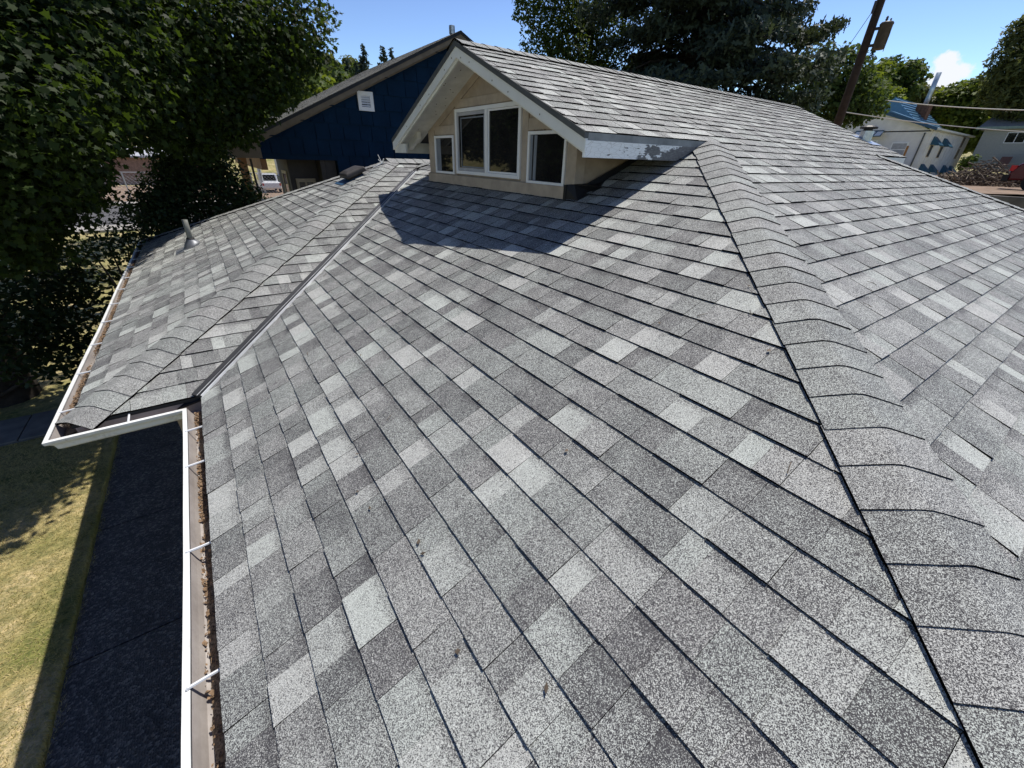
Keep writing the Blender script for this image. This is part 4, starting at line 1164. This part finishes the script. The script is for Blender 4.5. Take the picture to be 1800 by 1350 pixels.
# white pickup parked beyond the porch
pk = empty('pickup_truck', (7.4, 56.0, gz(7.4, 56)), 'white pickup truck parked beyond the blue house porch', 'truck')
def truck(e, cx, cy):
    z = G
    prof = [(-2.6, 0.55), (-2.6, 1.05), (-0.75, 1.10), (-0.55, 1.85), (0.75, 1.88), (1.25, 1.15), (2.45, 1.0), (2.6, 0.6), (2.5, 0.42), (-2.5, 0.42)]
    MB().prism([(cx-0.95, cy+a, z+b) for a, b in prof], (1.9, 0, 0)).build('body', 'truck_white', e, bevel=0.06)
    MB().prism([(cx-0.80, cy-0.742, z+1.16), (cx+0.80, cy-0.742, z+1.16), (cx+0.72, cy-0.585, z+1.76), (cx-0.72, cy-0.585, z+1.76)], (0, -0.012, 0)).build('rear_window', 'glass', e)
    for s in (-1, 1):
        MB().prism([(cx+s*0.951, cy-0.55, z+1.2), (cx+s*0.951, cy+0.95, z+1.2), (cx+s*0.951, cy+0.65, z+1.74), (cx+s*0.951, cy-0.45, z+1.74)], (s*0.008, 0, 0)).build('side_window', 'glass', e)
        MB().box((cx+s*0.86-0.08, cy-2.62, z+0.75), (cx+s*0.86+0.08, cy-2.59, z+1.02)).build('tail_light', 'light_red', e)
        for a in (-1.65, 1.65):
            o = MB().tube([(cx+s*0.75, cy+a, z+0.38), (cx+s*0.97, cy+a, z+0.38)], 0.38, 18).build('wheel', 'tyre', e)
            MB().tube([(cx+s*0.96, cy+a, z+0.38), (cx+s*0.985, cy+a, z+0.38)], 0.2, 14).build('rim', 'galv', o)
truck(pk, 7.4, 58.6)

# ------------------------------------------------------------------ far left: fences, poles, hill houses, hill trees
def fence():
    e = empty('chain_fence', (-6, 52, G), 'chain-link fence with steel posts across the street at left', 'fence')
    ps = [(-13.0, 50), (-8.2, 50), (-4.6, 50), (0, 50), (5, 50), (10, 50)]
    for p in ps: MB().tube([(p[0], p[1], G), (p[0], p[1], G+2.3)], 0.05, 8).build('post', 'steel_post', e)
    MB().tube([(ps[0][0], 50, G+2.25), (ps[-1][0], 50, G+2.25)], 0.035, 8).build('top_rail', 'steel_post', e)
    mb = MB(); x = -13.0
    while x < 10:
        mb.tube([(x, 50, G+0.1), (x+2.1, 50, G+2.2)], 0.006, 3, cap=False); mb.tube([(x+2.1, 50, G+0.1), (x, 50, G+2.2)], 0.006, 3, cap=False); x += 0.3
    tag(mb.build('mesh_wire', 'steel_post', e), kind='stuff')
fence()
def simple_house(name, label, x0, x1, y0, y1, z0, h, rh, wall, roofm, axis='x', win=(), cat='house'):
    e = empty(name, ((x0+x1)/2, (y0+y1)/2, z0), label, cat)
    MB().box((x0, y0, z0-0.5), (x1, y1, z0+h)).build('wall', wall, e)
    o = 0.5
    if axis == 'x':
        ym = (y0+y1)/2
        MB().prism([(x0-o, y0-o, z0+h-0.02), (x0-o, ym, z0+h+rh), (x0-o, y1+o, z0+h-0.02), (x0-o, y1+o, z0+h-0.2), (x0-o, y0-o, z0+h-0.2)], (x1-x0+2*o, 0, 0)).build('roof', roofm, e)
    else:
        xm = (x0+x1)/2
        MB().prism([(x0-o, y0-o, z0+h-0.02), (xm, y0-o, z0+h+rh), (x1+o, y0-o, z0+h-0.02), (x1+o, y0-o, z0+h-0.2), (x0-o, y0-o, z0+h-0.2)], (0, y1-y0+2*o, 0)).build('roof', roofm, e)
    for (face, a0, a1, b0, b1) in win:
        if face == '-y':
            w = MB().box((a0, y0-0.05, b0), (a1, y0-0.005, b1)).build('window', 'window_white', e)
            t = 0.07; MB().box((a0+t, y0-0.06, b0+t), ((a0+a1)/2-t/2, y0-0.052, b1-t)).build('pane', 'glass', w); MB().box(((a0+a1)/2+t/2, y0-0.06, b0+t), (a1-t, y0-0.052, b1-t)).build('pane', 'glass', w)
        else:
            w = MB().box((x0-0.05, a0, b0), (x0-0.005, a1, b1)).build('window', 'window_white', e)
            t = 0.07; MB().box((x0-0.06, a0+t, b0+t), (x0-0.052, (a0+a1)/2-t/2, b1-t)).build('pane', 'glass', w); MB().box((x0-0.06, (a0+a1)/2+t/2, b0+t), (x0-0.052, a1-t, b1-t)).build('pane', 'glass', w)
    return e
simple_house('far_shop', 'low brick building with pale roof across the street behind the maple', -16, 2, 72, 80, gz(-6, 75), 3.2, 1.0, 'brick_far', 'roof_far', 'x', [('-y', -9, -7.6, gz(-6, 75)+1, gz(-6, 75)+2.2), ('-y', -3, -1.6, gz(-6, 75)+1, gz(-6, 75)+2.2)], 'building')
simple_house('far_house', 'pale grey house below the hill, between maple and blue roof', 12, 22, 74, 84, gz(17, 78), 5.2, 2.4, 'board_white', 'roof_far', 'x', [('-y', 13.5, 14.8, gz(17, 78)+3.2, gz(17, 78)+4.6), ('-y', 17.5, 18.8, gz(17, 78)+3.2, gz(17, 78)+4.6)])
for k, (px, py, qy, D, lab) in enumerate(((486, 189, 215, 60, 'white metal post above the blue roof edge, right of the maple'), (433, 207, 232, 58, 'pale street pole half hidden by maple leaves'))):
    a = pt(px, py, D); e = empty('street_pole', (a.x, a.y, G), lab, 'pole', 'far street poles')
    MB().tube([(a.x, a.y, gz(a.x, a.y)-0.1), (a.x, a.y, a.z)], [0.22, 0.14], 8).build('shaft', 'steel_post', e)
    MB().box((a.x-0.3, a.y-0.15, a.z-0.02), (a.x+0.3, a.y+0.15, a.z+0.14)).build('lamp_head', 'steel_post', e)

def round_tree(name, label, px, py, D, rad, mat, leaf=0.28, per=14, group=None, nclump=9, base=None, seed=1, tint=(0, 1), h=None, stretch=1.0):
    r = random.Random(seed); p = pt(px, py, D); b = base if base is not None else gz(p.x, p.y)
    e = empty(name, (p.x, p.y, b), label, 'tree', group)
    cl = [(p.x, p.y, p.z, rad*0.6)]
    for k in range(nclump):
        a = r.uniform(0, 6.28); el = r.uniform(-0.7, 1.0); rr = rad*r.uniform(0.5, 0.8)
        cl.append((p.x+math.cos(a)*rr*math.cos(el), p.y+math.sin(a)*rr*math.cos(el), p.z+math.sin(el)*rr*stretch, rad*r.uniform(0.32, 0.52)))
    crown('crown', cl, per, leaf, CLUMP, mat, e, up_bias=0.5, shell=0.35, squash=0.85, tint=tint)
    trunk('trunk', (p.x, p.y, b), (p.x, p.y, p.z+rad*0.2), rad*0.09, rad*0.04, [((c[0], c[1], c[2]), R.uniform(0.4, 0.9)) for c in cl[1:6]], 'bark', e, seed)
    return e

def conifer(name, label, px, ptop, D, height, width, mat, spray=0.45, nb=150, group=None, seed=3, per=12, droop=0.35, base=None, sparse=1.0):
    r = random.Random(seed); p = pt(px, ptop, D); zt = p.z; b = zt-height if base is None else base
    b = min(b, gz(p.x, p.y)); H = zt-b
    e = empty(name, (p.x, p.y, gz(p.x, p.y)), label, 'tree', group)
    MB().tube([(p.x, p.y, gz(p.x, p.y)-0.2), (p.x, p.y, b+H*0.5), (p.x, p.y, zt)], [width*0.055+0.05, width*0.03+0.03, 0.02], 8).build('trunk', 'bark_dark', e, smooth=True)
    Cs = []; Ns = []; lim = MB()
    for k in range(nb):
        f = (k+r.random())/nb; f = f**0.85
        z = b+H*0.08+f*H*0.92; L = width*0.5*(1-f)**0.8*r.uniform(0.65*sparse, 1.1)+0.12
        a = r.uniform(0, 6.283); d = Vector((math.cos(a), math.sin(a), 0))
        n = max(3, int(per*L))
        tt = NR.random(n)**0.7
        side = np.array((-d.y, d.x, 0)); sp = NR.normal(0, 0.16, n)*L*(0.35+tt)
        C = np.array((p.x, p.y, z))[None, :]+np.outer(tt*L, np.array(d))+np.outer(sp, side)
        C[:, 2] += -droop*L*tt**1.5+0.10*L*tt+NR.normal(0, 0.05, n)*L*0.5
        Cs.append(C); nn = NR.normal(size=(n, 3))*0.5+np.array(d)*0.35; nn[:, 2] += 0.7; Ns.append(nn)
        if L > width*0.22: lim.tube([(p.x, p.y, z), tuple(Vector((p.x, p.y, z))+d*L*0.5-Vector((0, 0, droop*L*0.2))), tuple(Vector((p.x, p.y, z))+d*L*0.95-Vector((0, 0, droop*L*0.8)))], [0.03+L*0.012, 0.02+L*0.006, 0.008], 5)
    C = np.concatenate(Cs); Nn = np.concatenate(Ns)
    V = leaves(C, spray*NR.uniform(0.6, 1.3, len(C)), SPRAY, Nn, 0.3)
    ngon_mesh('crown', V, len(SPRAY), mat, NR.random(len(C))**1.5, e)
    if lim.v: lim.build('branches', 'bark_dark', e)
    return e

round_tree('leafy_tree', 'sunlit yellow-green tree behind the lower blue roof edge', 520, 186, 46, 4.6, 'leaf_bright', 0.5, 9, seed=21)
hill = [(500, 135, 130, 8, 'leaf_olive'), (535, 150, 118, 7, 'leaf_olive'), (565, 158, 120, 7, 'leaf_dark'), (590, 150, 130, 7, 'leaf_olive'), (612, 150, 128, 5, 'leaf_dark'), (470, 160, 105, 8, 'leaf_dark'), (630, 142, 135, 5, 'leaf_olive')]
for k, a in enumerate(hill):
    round_tree('hill_tree', ['olive round tree on the hill, leftmost under the maple', 'olive tree on the hillside above the sunlit tree', 'dark round tree low on the hill behind blue roof', 'olive tree on the hill, just left of pines', 'small dark tree at the foot of the pines', 'dark hill tree seen beneath maple branches', 'small olive tree right of the pine trunks'][k], a[0], a[1], a[2], a[3], a[4], 1.0, 2.4, group='trees on the hill', seed=30+k, nclump=7)
for k, (px, py, D, h, w) in enumerate(((610, 103, 120, 12, 5.0), (637, 80, 118, 16, 7.5), (672, 81, 112, 14, 6.5), (688, 84, 114, 13, 5.5), (573, 126, 140, 10, 4.0), (625, 108, 120, 10, 4.2), (600, 120, 122, 8, 4.0), (520, 112, 128, 14, 6))):
    conifer('pine_tree', ['slim dark pine on the hill, left of the tallest pine', 'tallest pine on the hill above the blue roof', 'pine with stepped boughs nearest the blue ridge', 'pine with pointed top just right of stepped pine', 'lone small pine on the bare hill skyline', 'short pine between two taller hill pines', 'low pine at the left end of the pine row', 'pine crown on the hill behind maple tips'][k], px, py, D, h, w*1.25, 'leaf_blue', 1.0, 80, 'pines on the hill', 40+k, per=16, sparse=0.8)

# ------------------------------------------------------------------ behind the ridge: spruce and friends
def big_spruce():
    bx, by = 16.6, 10.4
    b = gz(bx, by); e = empty('spruce_tree', (bx, by, b), 'huge dark spruce towering behind the main ridge', 'tree')
    H = 21.0; r = random.Random(8); Wd = 11.5
    MB().tube([(bx, by, b-0.2), (bx, by, b+9), (bx, by, b+H)], [0.42, 0.28, 0.03], 10).build('trunk', 'bark_dark', e, smooth=True)
    Cs = []; Ns = []; lim = MB(); Tn = []
    for k in range(330):
        f = (k+r.random())/330; z = b+1.2+f**1.15*(H-1.4)
        L = Wd*0.5*(1-((z-b)/H))**0.62*r.uniform(0.72, 1.12)+0.2
        a = r.uniform(0, 6.283); d = np.array((math.cos(a), math.sin(a), 0)); side = np.array((-d[1], d[0], 0))
        n = int(105*L*(1.0 if z < 9.5 else 0.4))
        tt = 0.12+0.88*NR.random(n)**0.6
        # tufts: secondary twigs hang from the bough
        tw = NR.integers(0, 9, n); off = (tw-4)/4*0.30*L*(1-0.55*tt)
        C = np.array((bx, by, z))[None]+np.outer(tt*L, d)+np.outer(off+NR.normal(0, 0.05, n)*L*0.5, side)
        dr = 0.30*L*tt**1.6-0.05*L*tt
        hang = np.abs(NR.normal(0, 0.16, n))+0.22*np.abs(np.sin(tt*9+k))
        C[:, 2] += -dr-hang
        tip = (tt > 0.8)
        C[:, 2] += np.where(tip, 0.12*L*(tt-0.8)*5, 0)
        Cs.append(C); nn = NR.normal(size=(n, 3))*0.55+d*0.5; nn[:, 2] += 0.45; Ns.append(nn); Tn.append(0.15+0.5*tt*NR.random(n))
        if L > 0.8: lim.tube([(bx, by, z), (bx+d[0]*L*.5, by+d[1]*L*.5, z-.07*L), (bx+d[0]*L*.95, by+d[1]*L*.95, z-.26*L)], [0.055, 0.035, 0.01], 5)
    C = np.concatenate(Cs); V = leaves(C, 0.27*NR.uniform(0.6, 1.3, len(C)), SPRAY, np.concatenate(Ns), 0.35)
    ngon_mesh('crown', V, len(SPRAY), 'leaf_spruce', np.concatenate(Tn), e); lim.build('branches', 'bark_dark', e)
big_spruce()
def spec_tree(name, label, specs, leaf, per, shape, mat, base, group=None, tint=(0, 1), r0=0.2, shell=0.3, squash=0.85):
    e = empty(name, (base[0], base[1], gz(*base)), label, 'tree', group); cl = []
    for a in specs:
        p = pt(*a[:3]); cl.append((p.x, p.y, p.z, a[3]))
    crown('crown', cl, per, leaf, shape, mat, e, up_bias=0.5, tint=tint, shell=shell, squash=squash)
    trunk('trunk', (base[0], base[1], gz(*base)), (base[0], base[1], max(c[2] for c in cl)-0.5), r0, r0*0.4, [((c[0], c[1], c[2]), R.uniform(0.4, 0.95)) for c in cl], 'bark', e, 3)
spec_tree('poplar_tree', 'upright leafy tree just left of the big spruce', [(935, 10, 21, 0.7), (945, 45, 21, 0.75), (960, -30, 21, 1.2), (990, 10, 21.5, 1.0), (975, 60, 21, 0.8), (1000, 40, 21.5, 0.9), (1000, 80, 21, 0.8), (960, 90, 21, 0.7), (1020, 100, 21, 0.8), (930, 82, 21, 0.4), (908, 30, 21, 0.22), (915, 2, 21, 0.35), (980, -90, 21, 1.4), (1030, 40, 22, 1.0), (1045, 0, 22.5, 1.2), (985, 110, 21, 0.8), (1040, 110, 22, 0.9), (1065, 60, 22, 1.2), (1070, 110, 22, 1.1), (1080, 10, 22.5, 1.4)], 0.13, 80, OVAL, 'leaf_dark', (15.6, 15.0))
spec_tree('alder_tree', 'green tree behind the utility pole, right of the spruce', [(1480, 130, 34, 1.5), (1500, 175, 34, 1.4), (1490, 100, 34, 0.7), (1530, 165, 35, 1.0), (1460, 160, 34, 1.4), (1480, 195, 34, 1.2), (1540, 190, 35, 0.7), (1510, 205, 34, 0.7), (1440, 190, 34, 1.4), (1430, 130, 35, 1.8), (1390, 160, 35, 1.8), (1505, 140, 34, 0.9)], 0.2, 34, CLUMP, 'leaf_dark', (32, 11.2))
round_tree('elm_tree', 'bushy green tree behind the blue metal roof', 1570, 155, 78, 3.6, 'leaf_dark', 0.5, 11, seed=61, nclump=11)
round_tree('birch_tree', 'mid-green tree right behind the pale flue pipe', 1618, 186, 84, 3.0, 'leaf_olive', 0.5, 11, seed=62)
round_tree('ash_tree', 'small tree with bare top beneath the white cloud', 1655, 188, 88, 3.2, 'leaf_olive', 0.5, 11, seed=63)
round_tree('yew_tree', 'yellow-green tree directly right of the utility pole', 1530, 160, 70, 3.0, 'leaf_bright', 0.45, 12, seed=64)
conifer('fir_tree', 'dark pointed fir behind the transformer', 1537, 85, 95, 14, 6.5, 'leaf_blue', 0.9, 90, seed=66, per=7)
spec_tree('willow_tree', 'bright green bushy tree between the white and grey houses', [(1700, 185, 84, 3.4), (1735, 190, 84, 3.4), (1670, 205, 84, 2.9), (1715, 225, 83, 3.4), (1750, 215, 83, 2.9), (1700, 240, 83, 2.3), (1765, 190, 84, 2.1), (1740, 240, 83, 2.3), (1680, 175, 84, 2.4), (1720, 165, 84, 2.4)], 0.5, 11, CLUMP, 'leaf_bright', (82, 12), r0=0.35)
spec_tree('cedar_tree', 'tall windblown evergreen at the upper right edge', [(1806, 60, 75, 2.0), (1790, 95, 75, 2.2), (1772, 132, 75, 2.2), (1800, 130, 75, 3.0), (1757, 158, 75, 1.5), (1788, 165, 75, 2.6), (1820, 100, 75, 3.5), (1840, 160, 75, 4), (1810, 180, 75, 3), (1830, 50, 75, 2.5), (1755, 122, 75, 0.8), (1778, 72, 75, 0.8), (1735, 172, 75, 1.0), (1790, 45, 75, 0.7)], 0.6, 9, SPRAY, 'leaf_olive', (76, 9), r0=0.5, tint=(0, 0.6))

# ------------------------------------------------------------------ utility pole
up_e = empty('utility_pole', (25.55, 8.45, gz(25.55, 8.45)), 'dark wooden utility pole leaning at right with a grey transformer can', 'utility pole')
PX, PY = 25.55, 8.45
MB().tube([(PX, PY, gz(PX, PY)-0.3), (PX, PY, 5), (PX, PY, 12.5)], [0.19, 0.165, 0.12], 14).build('shaft', 'pole_wood', up_e, smooth=True)
tc = Vector((PX+0.05, PY-0.50, 5.97))
tr = MB().lathe(tc, [(0.0, 0), (0.20, 0.0), (0.225, 0.03), (0.225, 0.80), (0.24, 0.81), (0.24, 0.85), (0.20, 0.90), (0.0, 0.93)], 22).build('transformer', 'trafo', up_e, smooth=True)
for zz in (0.12, 0.68): MB().box((PX-0.05, PY-0.36, tc.z+zz), (PX+0.05, PY-0.12, tc.z+zz+0.09)).build('bracket', 'trafo', tr)
MB().lathe(tc+Vector((-0.06, 0.04, 0.9)), [(0.05, 0), (0.035, 0.05), (0.055, 0.08), (0.035, 0.11), (0.05, 0.14), (0.02, 0.19), (0, 0.2)], 12).build('bushing', 'ceramic', tr)
MB().lathe(tc+Vector((0.08, -0.06, 0.9)), [(0.03, 0), (0.03, 0.12), (0, 0.13)], 10).build('arrester', 'ceramic', tr)
MB().tube([tc+Vector((-0.1, -0.14, 0.88)), tc+Vector((-0.05, -0.25, 0.5)), tc+Vector((-0.05, -0.24, -0.1))], 0.012, 6).build('lead_wire', 'cable_dark', tr)
MB().box((PX-0.24, PY+0.05, 7.2), (PX-0.17, PY+0.13, 7.6)).build('cutout_fuse', 'ceramic', up_e)
def cable(name, label, a, b, sag, r, mat):
    a = Vector(a); b = Vector(b)
    pts = [a.lerp(b, k/16)-Vector((0, 0, sag*4*(k/16)*(1-k/16))) for k in range(17)]
    tag(MB().tube(pts, r, 6).build(name, mat), label, 'cable', 'overhead cables')
cable('overhead_cable', 'upper pale service cable running right from behind the pole', pt(1527, 172, 40), pt(1815, 194, 36), 0.12, 0.026, 'cable')
cable('overhead_cable', 'lower pale service cable crossing the white house', (PX, PY-0.12, pt(1488, 197, 27).z), pt(1815, 232, 36), 0.1, 0.020, 'cable')
cable('overhead_cable', 'thin dark wire dropping left from the pole top past the spruce', (PX-0.1, PY+0.1, 7.4), pt(1440, 150, 34), 0.12, 0.012, 'cable_dark')

# ------------------------------------------------------------------ white house with blue awnings
WX, WY = 60.5, 13.5; s0 = 0.0
wh = empty('white_house', (66, 17, s0), 'white two-storey house with small blue awnings at upper right', 'house')
def wz(px, py, D): return pt(px, py, D).z
ztopc = 5.05; zb = -1.0
MB().box((WX, WY+0.02, zb), (74.9, 21.5, 5.0)).build('wall', 'board_white', wh)
# side facing the near yard: vertical boards
x = WX; k = 0
while x < 74.8:
    x1 = min(x+1.2, 74.9)
    MB().box((x+0.06, WY-0.07, zb), (x1-0.06, WY+0.018, 4.92-(x-WX)*0.0)).build('board', 'board_white', wh); x = x1
MB().prism([(WX-0.6, WY-0.45, 5.02), (75, WY-0.45, 5.02), (75, WY-0.45, 5.16), (WX-0.6, WY-0.45, 5.16)], (0, 0.6, 0)).build('eave_board', 'white_paint', wh)
MB().prism([(WX-0.6, WY-0.4, 5.17), (WX-0.6, 17.4, 6.75), (WX-0.6, 21.9, 7.9), (WX-0.6, 21.9, 7.7), (WX-0.6, WY-0.4, 4.99)], (1.6, 0, 0)).build('roof', 'roof_blue', wh)
MB().prism([(WX-0.62, WY-0.4, 5.20), (WX-0.62, 19.4, 7.3), (WX-0.62, 19.4, 7.02), (WX-0.62, WY-0.4, 4.94)], (-0.06, 0, 0)).build('rake_board', 'fascia_blue', wh)
MB().prism([(WX, WY+0.03, 4.9), (WX, 21.5, 4.9), (WX, 21.5, 7.7), (WX, 17, 6.6)], (0.1, 0, 0)).build('gable_wall', 'board_white', wh)
MB().box((63, 19.2, 4.9), (72, 27.0, 5.0)).build('flat_roof', 'board_white', wh)
MB().box((62.5, 21.6, -1), (73, 30, 5.6)).build('wall', 'board_white', wh)
MB().prism([(64, 18.6, 6.6), (64, 25.2, 6.3), (70, 25.2, 6.3), (70, 18.6, 6.6), ], (0, 0, 0.1)).build('flat_roof', 'board_white', wh)
MB().prism([(63, 15.7, 5.9), (63, 18.4, 8.15), (63, 20.6, 6.3)], (9, 0, 0)).build('metal_roof', 'roof_blue', wh)
for k in range(9):
    f = k/8; a = Vector((62.97, 15.7+2.7*f, 5.93+2.25*f)); MB().bar(a, a+Vector((9, 0, 0)), 0.06, 0.08).build('roof_seam', 'roof_blue', wh)
# windows and awnings on the side wall
def awn_side(x, z, w=0.95):
    yb = WY-0.055
    f = MB().box((x-0.42, yb-0.05, z-1.1), (x+0.42, yb, z-0.05)).build('window', 'stain_tan', wh)
    MB().box((x-0.34, yb-0.07, z-1.04), (x-0.03, yb-0.051, z-0.10)).build('pane', 'glass', f); MB().box((x+0.03, yb-0.07, z-1.04), (x+0.34, yb-0.051, z-0.10)).build('pane', 'glass', f)
    if w > 0:
        MB().add([(x-w*0.55, yb, z+0.70), (x+w*0.55, yb, z+0.70), (x+w*0.75, yb-0.75, z-0.05), (x-w*0.75, yb-0.75, z-0.05), (x+w*0.75, yb, z-0.05), (x-w*0.75, yb, z-0.05), (x+w*0.75, yb-0.75, z-0.16), (x-w*0.75, yb-0.75, z-0.16)],
                 [(0, 1, 2, 3), (1, 4, 2), (0, 3, 5), (3, 2, 6, 7)]).build('awning', 'awning_blue', wh)
for x in (62.0, 65.6): awn_side(x, 3.85)
awn_side(72.6, 3.9, 0); awn_side(72.6, 5.0, 0)
for x in (61.8, 65.0, 69.8, 72.6): awn_side(x, 1.45)
# front wall: windows, striped awning, deck with lattice, drain pipe
for (y0, y1, z0, z1) in ((17.6, 19.4, 2.9, 4.2), (14.9, 16.3, 2.7, 4.0), (20.2, 21.2, 2.9, 3.5)):
    f = MB().box((WX-0.08, y0, z0), (WX-0.005, y1, z1)).build('window', 'window_white', wh)
    MB().box((WX-0.1, y0+0.12, z0+0.1), (WX-0.081, y1-0.12, (z0+z1)/2-0.04)).build('pane', 'sash_grey', f); MB().box((WX-0.1, y0+0.12, (z0+z1)/2+0.04), (WX-0.081, y1-0.12, z1-0.1)).build('pane', 'sash_grey', f)
aw = MB().prism([(WX-0.02, 17.4, 5.1), (WX-1.1, 17.2, 4.55), (WX-1.1, 17.2, 4.47), (WX-0.02, 17.4, 5.0)], (0, 2.5, 0)).build('awning', 'awning_blue', wh)
for k in range(4): MB().prism([(WX-0.3, 17.35+0.62*k, 4.97), (WX-1.12, 17.3+0.62*k, 4.565), (WX-1.13, 17.3+0.62*k, 4.555), (WX-0.31, 17.35+0.62*k, 4.955)], (0, 0.5, 0)).build('awning_stripe', 'window_white', aw)
dk_e = MB().box((WX-2.4, 14.2, 1.5), (WX-0.02, 19.5, 1.62)).build('deck', 'cedar', wh)
for k in range(2):
    MB().box((WX-2.4, 14.2+5.2*k, -1), (WX-2.25, 14.35+5.2*k, 3.6+0.6*k)).build('post', 'cedar', dk_e)
MB().box((WX-2.42, 14.1, 2.55), (WX-2.26, 19.6, 2.68)).build('rail', 'cedar', dk_e)
y = 14.4; lat = MB()
while y < 19.3: lat.box((WX-2.38, y, 1.65), (WX-2.30, y+0.16, 2.54)); y += 0.27
lat.box((WX-2.40, 14.3, 2.05), (WX-2.29, 19.4, 2.2))
lat.build('lattice', 'cedar', dk_e)
MB().tube([(WX-0.06, WY+0.5, 4.8), (WX-0.06, WY+0.5, -0.5)], 0.06, 8).build('drain_pipe', 'drip_grey', wh)
# flue: brick base and pale pipe
fb = MB().box((67.0, 16.3, 5.3), (68.1, 17.4, 7.8)).build('chimney', 'brick_flue', wh)
MB().tube([(67.55, 16.85, 7.8), (67.55, 16.85, 10.6)], 0.22, 12).build('flue_pipe', 'flue_pipe', fb, smooth=True)

# small shed roof and scrap beyond the far hip
# ------------------------------------------------------------------ grey house at the right edge
gb = gz(74, 4)
gh = simple_house('grey_house', 'grey-sided house with low grey roof at the right edge', 72, 84, -9, 12.0, gb, 3.4, 2.2, 'grey_siding', 'grey_roof', 'y', [('-x', 8.6, 10.1, gb+1.9, gb+2.9)])
MB().box((71.4, -9.6, gb+3.18), (71.5, 12.6, gb+3.42)).build('gutter', 'green_trim', gh)
for k in range(11): MB().prism([(71.99, -9, gb+0.3*k), (71.96, -9, gb+0.3*k), (71.985, -9, gb+0.3*k+0.28)], (0, 21, 0)).build('clapboard', 'grey_siding', gh)
e = empty('garden_bench', (69.5, 6.0, gz(69.5, 6)), 'grey bench against the grey house wall', 'bench'); zg = gz(69.5, 6)
MB().box((69.2, 4.4, zg+0.45), (69.9, 7.6, zg+0.55)).build('seat', 'bench_grey', e); MB().box((69.85, 4.4, zg+0.6), (69.95, 7.6, zg+1.3)).build('backrest', 'bench_grey', e)
for yy in (4.6, 7.3): MB().box((69.25, yy, zg-0.02), (69.85, yy+0.1, zg+0.45)).build('leg', 'bench_grey', e)
e = empty('plank_board', (70.2, 8.9, gz(70.2, 8.9)), 'red-brown door panel leaning on the grey house', 'panel'); zg = gz(70.2, 8.9)
MB().prism([(70.8, 8.7, zg-0.02), (70.8, 9.5, zg-0.02), (71.3, 9.5, zg+1.0), (71.3, 8.7, zg+1.0)], (0.05, 0, 0)).build('panel', 'plank_red', e)
round_tree('low_bush', 'low green bush between the white house and grey house', 1705, 287, 62, 0.9, 'leaf_dark', 0.25, 18, seed=71, base=gz(58, 11))
bpy.data.objects['low_bush']['category'] = 'bush'

# brush pile: a heap of cut branches
def brush():
    c = pt(1728, 322, 33); cx, cy = c.x, c.y; b = gz(cx, cy)-0.05; r = random.Random(4); mb = MB()
    for k in range(700):
        a = r.uniform(0, 6.28); d = r.random()**0.6*1.75; hh = max(0.05, 1.3*(1-d/1.9)**0.8)
        p = Vector((cx+math.cos(a)*d*0.9, cy+math.sin(a)*d*1.15, b+r.uniform(0.05, 1)*hh))
        q = Vector((r.gauss(0, 1), r.gauss(0, 1), r.gauss(0, 0.35))).normalized()*r.uniform(0.3, 0.9)
        mb.tube([p-q*0.5, p+Vector((r.uniform(-.06, .06), r.uniform(-.06, .06), r.uniform(-.06, .06))), p+q*0.5], [r.uniform(0.012, 0.05), 0.02, 0.008], 5)
    tag(mb.build('brush_pile', 'stick'), 'heap of brown cut branches on bare dirt at right', 'brush pile', kind='stuff')
brush()
# dark red car at the right edge
def car():
    c = pt(1815, 322, 27); e = empty('red_car', (c.x, c.y, gz(c.x, c.y)), 'dark red car cut off by the right edge beyond the block wall', 'car'); z = gz(c.x, c.y)+0.02; cx, cy = c.x+0.9, c.y-1.35
    prof = [(2.1, 0.35), (2.15, 0.62), (1.95, 0.95), (1.75, 1.0), (1.15, 1.42), (-0.6, 1.48), (-1.4, 1.0), (-2.2, 0.85), (-2.25, 0.4)]
    MB().prism([(cx-0.85, cy+a, z+b) for a, b in prof], (1.7, 0, 0)).build('body', 'car_red', e, bevel=0.07)
    MB().prism([(cx-0.70, cy+1.745, z+1.03), (cx+0.70, cy+1.745, z+1.03), (cx+0.6, cy+1.20, z+1.40), (cx-0.6, cy+1.20, z+1.40)], (0, 0.02, 0.014)).build('rear_window', 'glass', e)
    MB().prism([(cx-0.856, cy+1.5, z+1.02), (cx-0.856, cy-1.2, z+1.02), (cx-0.856, cy-0.55, z+1.42), (cx-0.856, cy+1.1, z+1.38)], (-0.008, 0, 0)).build('side_window', 'glass', e)
    MB().box((cx-0.9, cy+2.08, z+0.32), (cx+0.9, cy+2.26, z+0.55)).build('bumper', 'rubber', e)
    for s in (-1, 1):
        MB().box((cx+s*0.7-0.14, cy+2.0, z+0.68), (cx+s*0.7+0.14, cy+2.17, z+0.88)).build('tail_light', 'light_red', e)
        for a in (-1.4, 1.35):
            o = MB().tube([(cx+s*0.66, cy+a, z+0.31), (cx+s*0.88, cy+a, z+0.31)], 0.32, 18).build('wheel', 'tyre', e)
            MB().tube([(cx+s*0.87, cy+a, z+0.31), (cx+s*0.89, cy+a, z+0.31)], 0.18, 12).build('rim', 'galv', o)
car()
# retaining wall of large blocks
rw = empty('retaining_wall', (RWX-0.2, -1, G), 'brown-grey block retaining wall below the dirt bank at right', 'wall')
for j in range(6):
    y = -12.0 - (0.9 if j % 2 else 0)
    while y < 14:
        MB().box((RWX-0.45+0.04*j+R.uniform(-.01, .01), y+0.012, G+0.62*j-0.02), (RWX-0.03, y+1.79, G+0.62*j+0.585)).build('block', 'block_wall', rw, bevel=0.02); y += 1.8
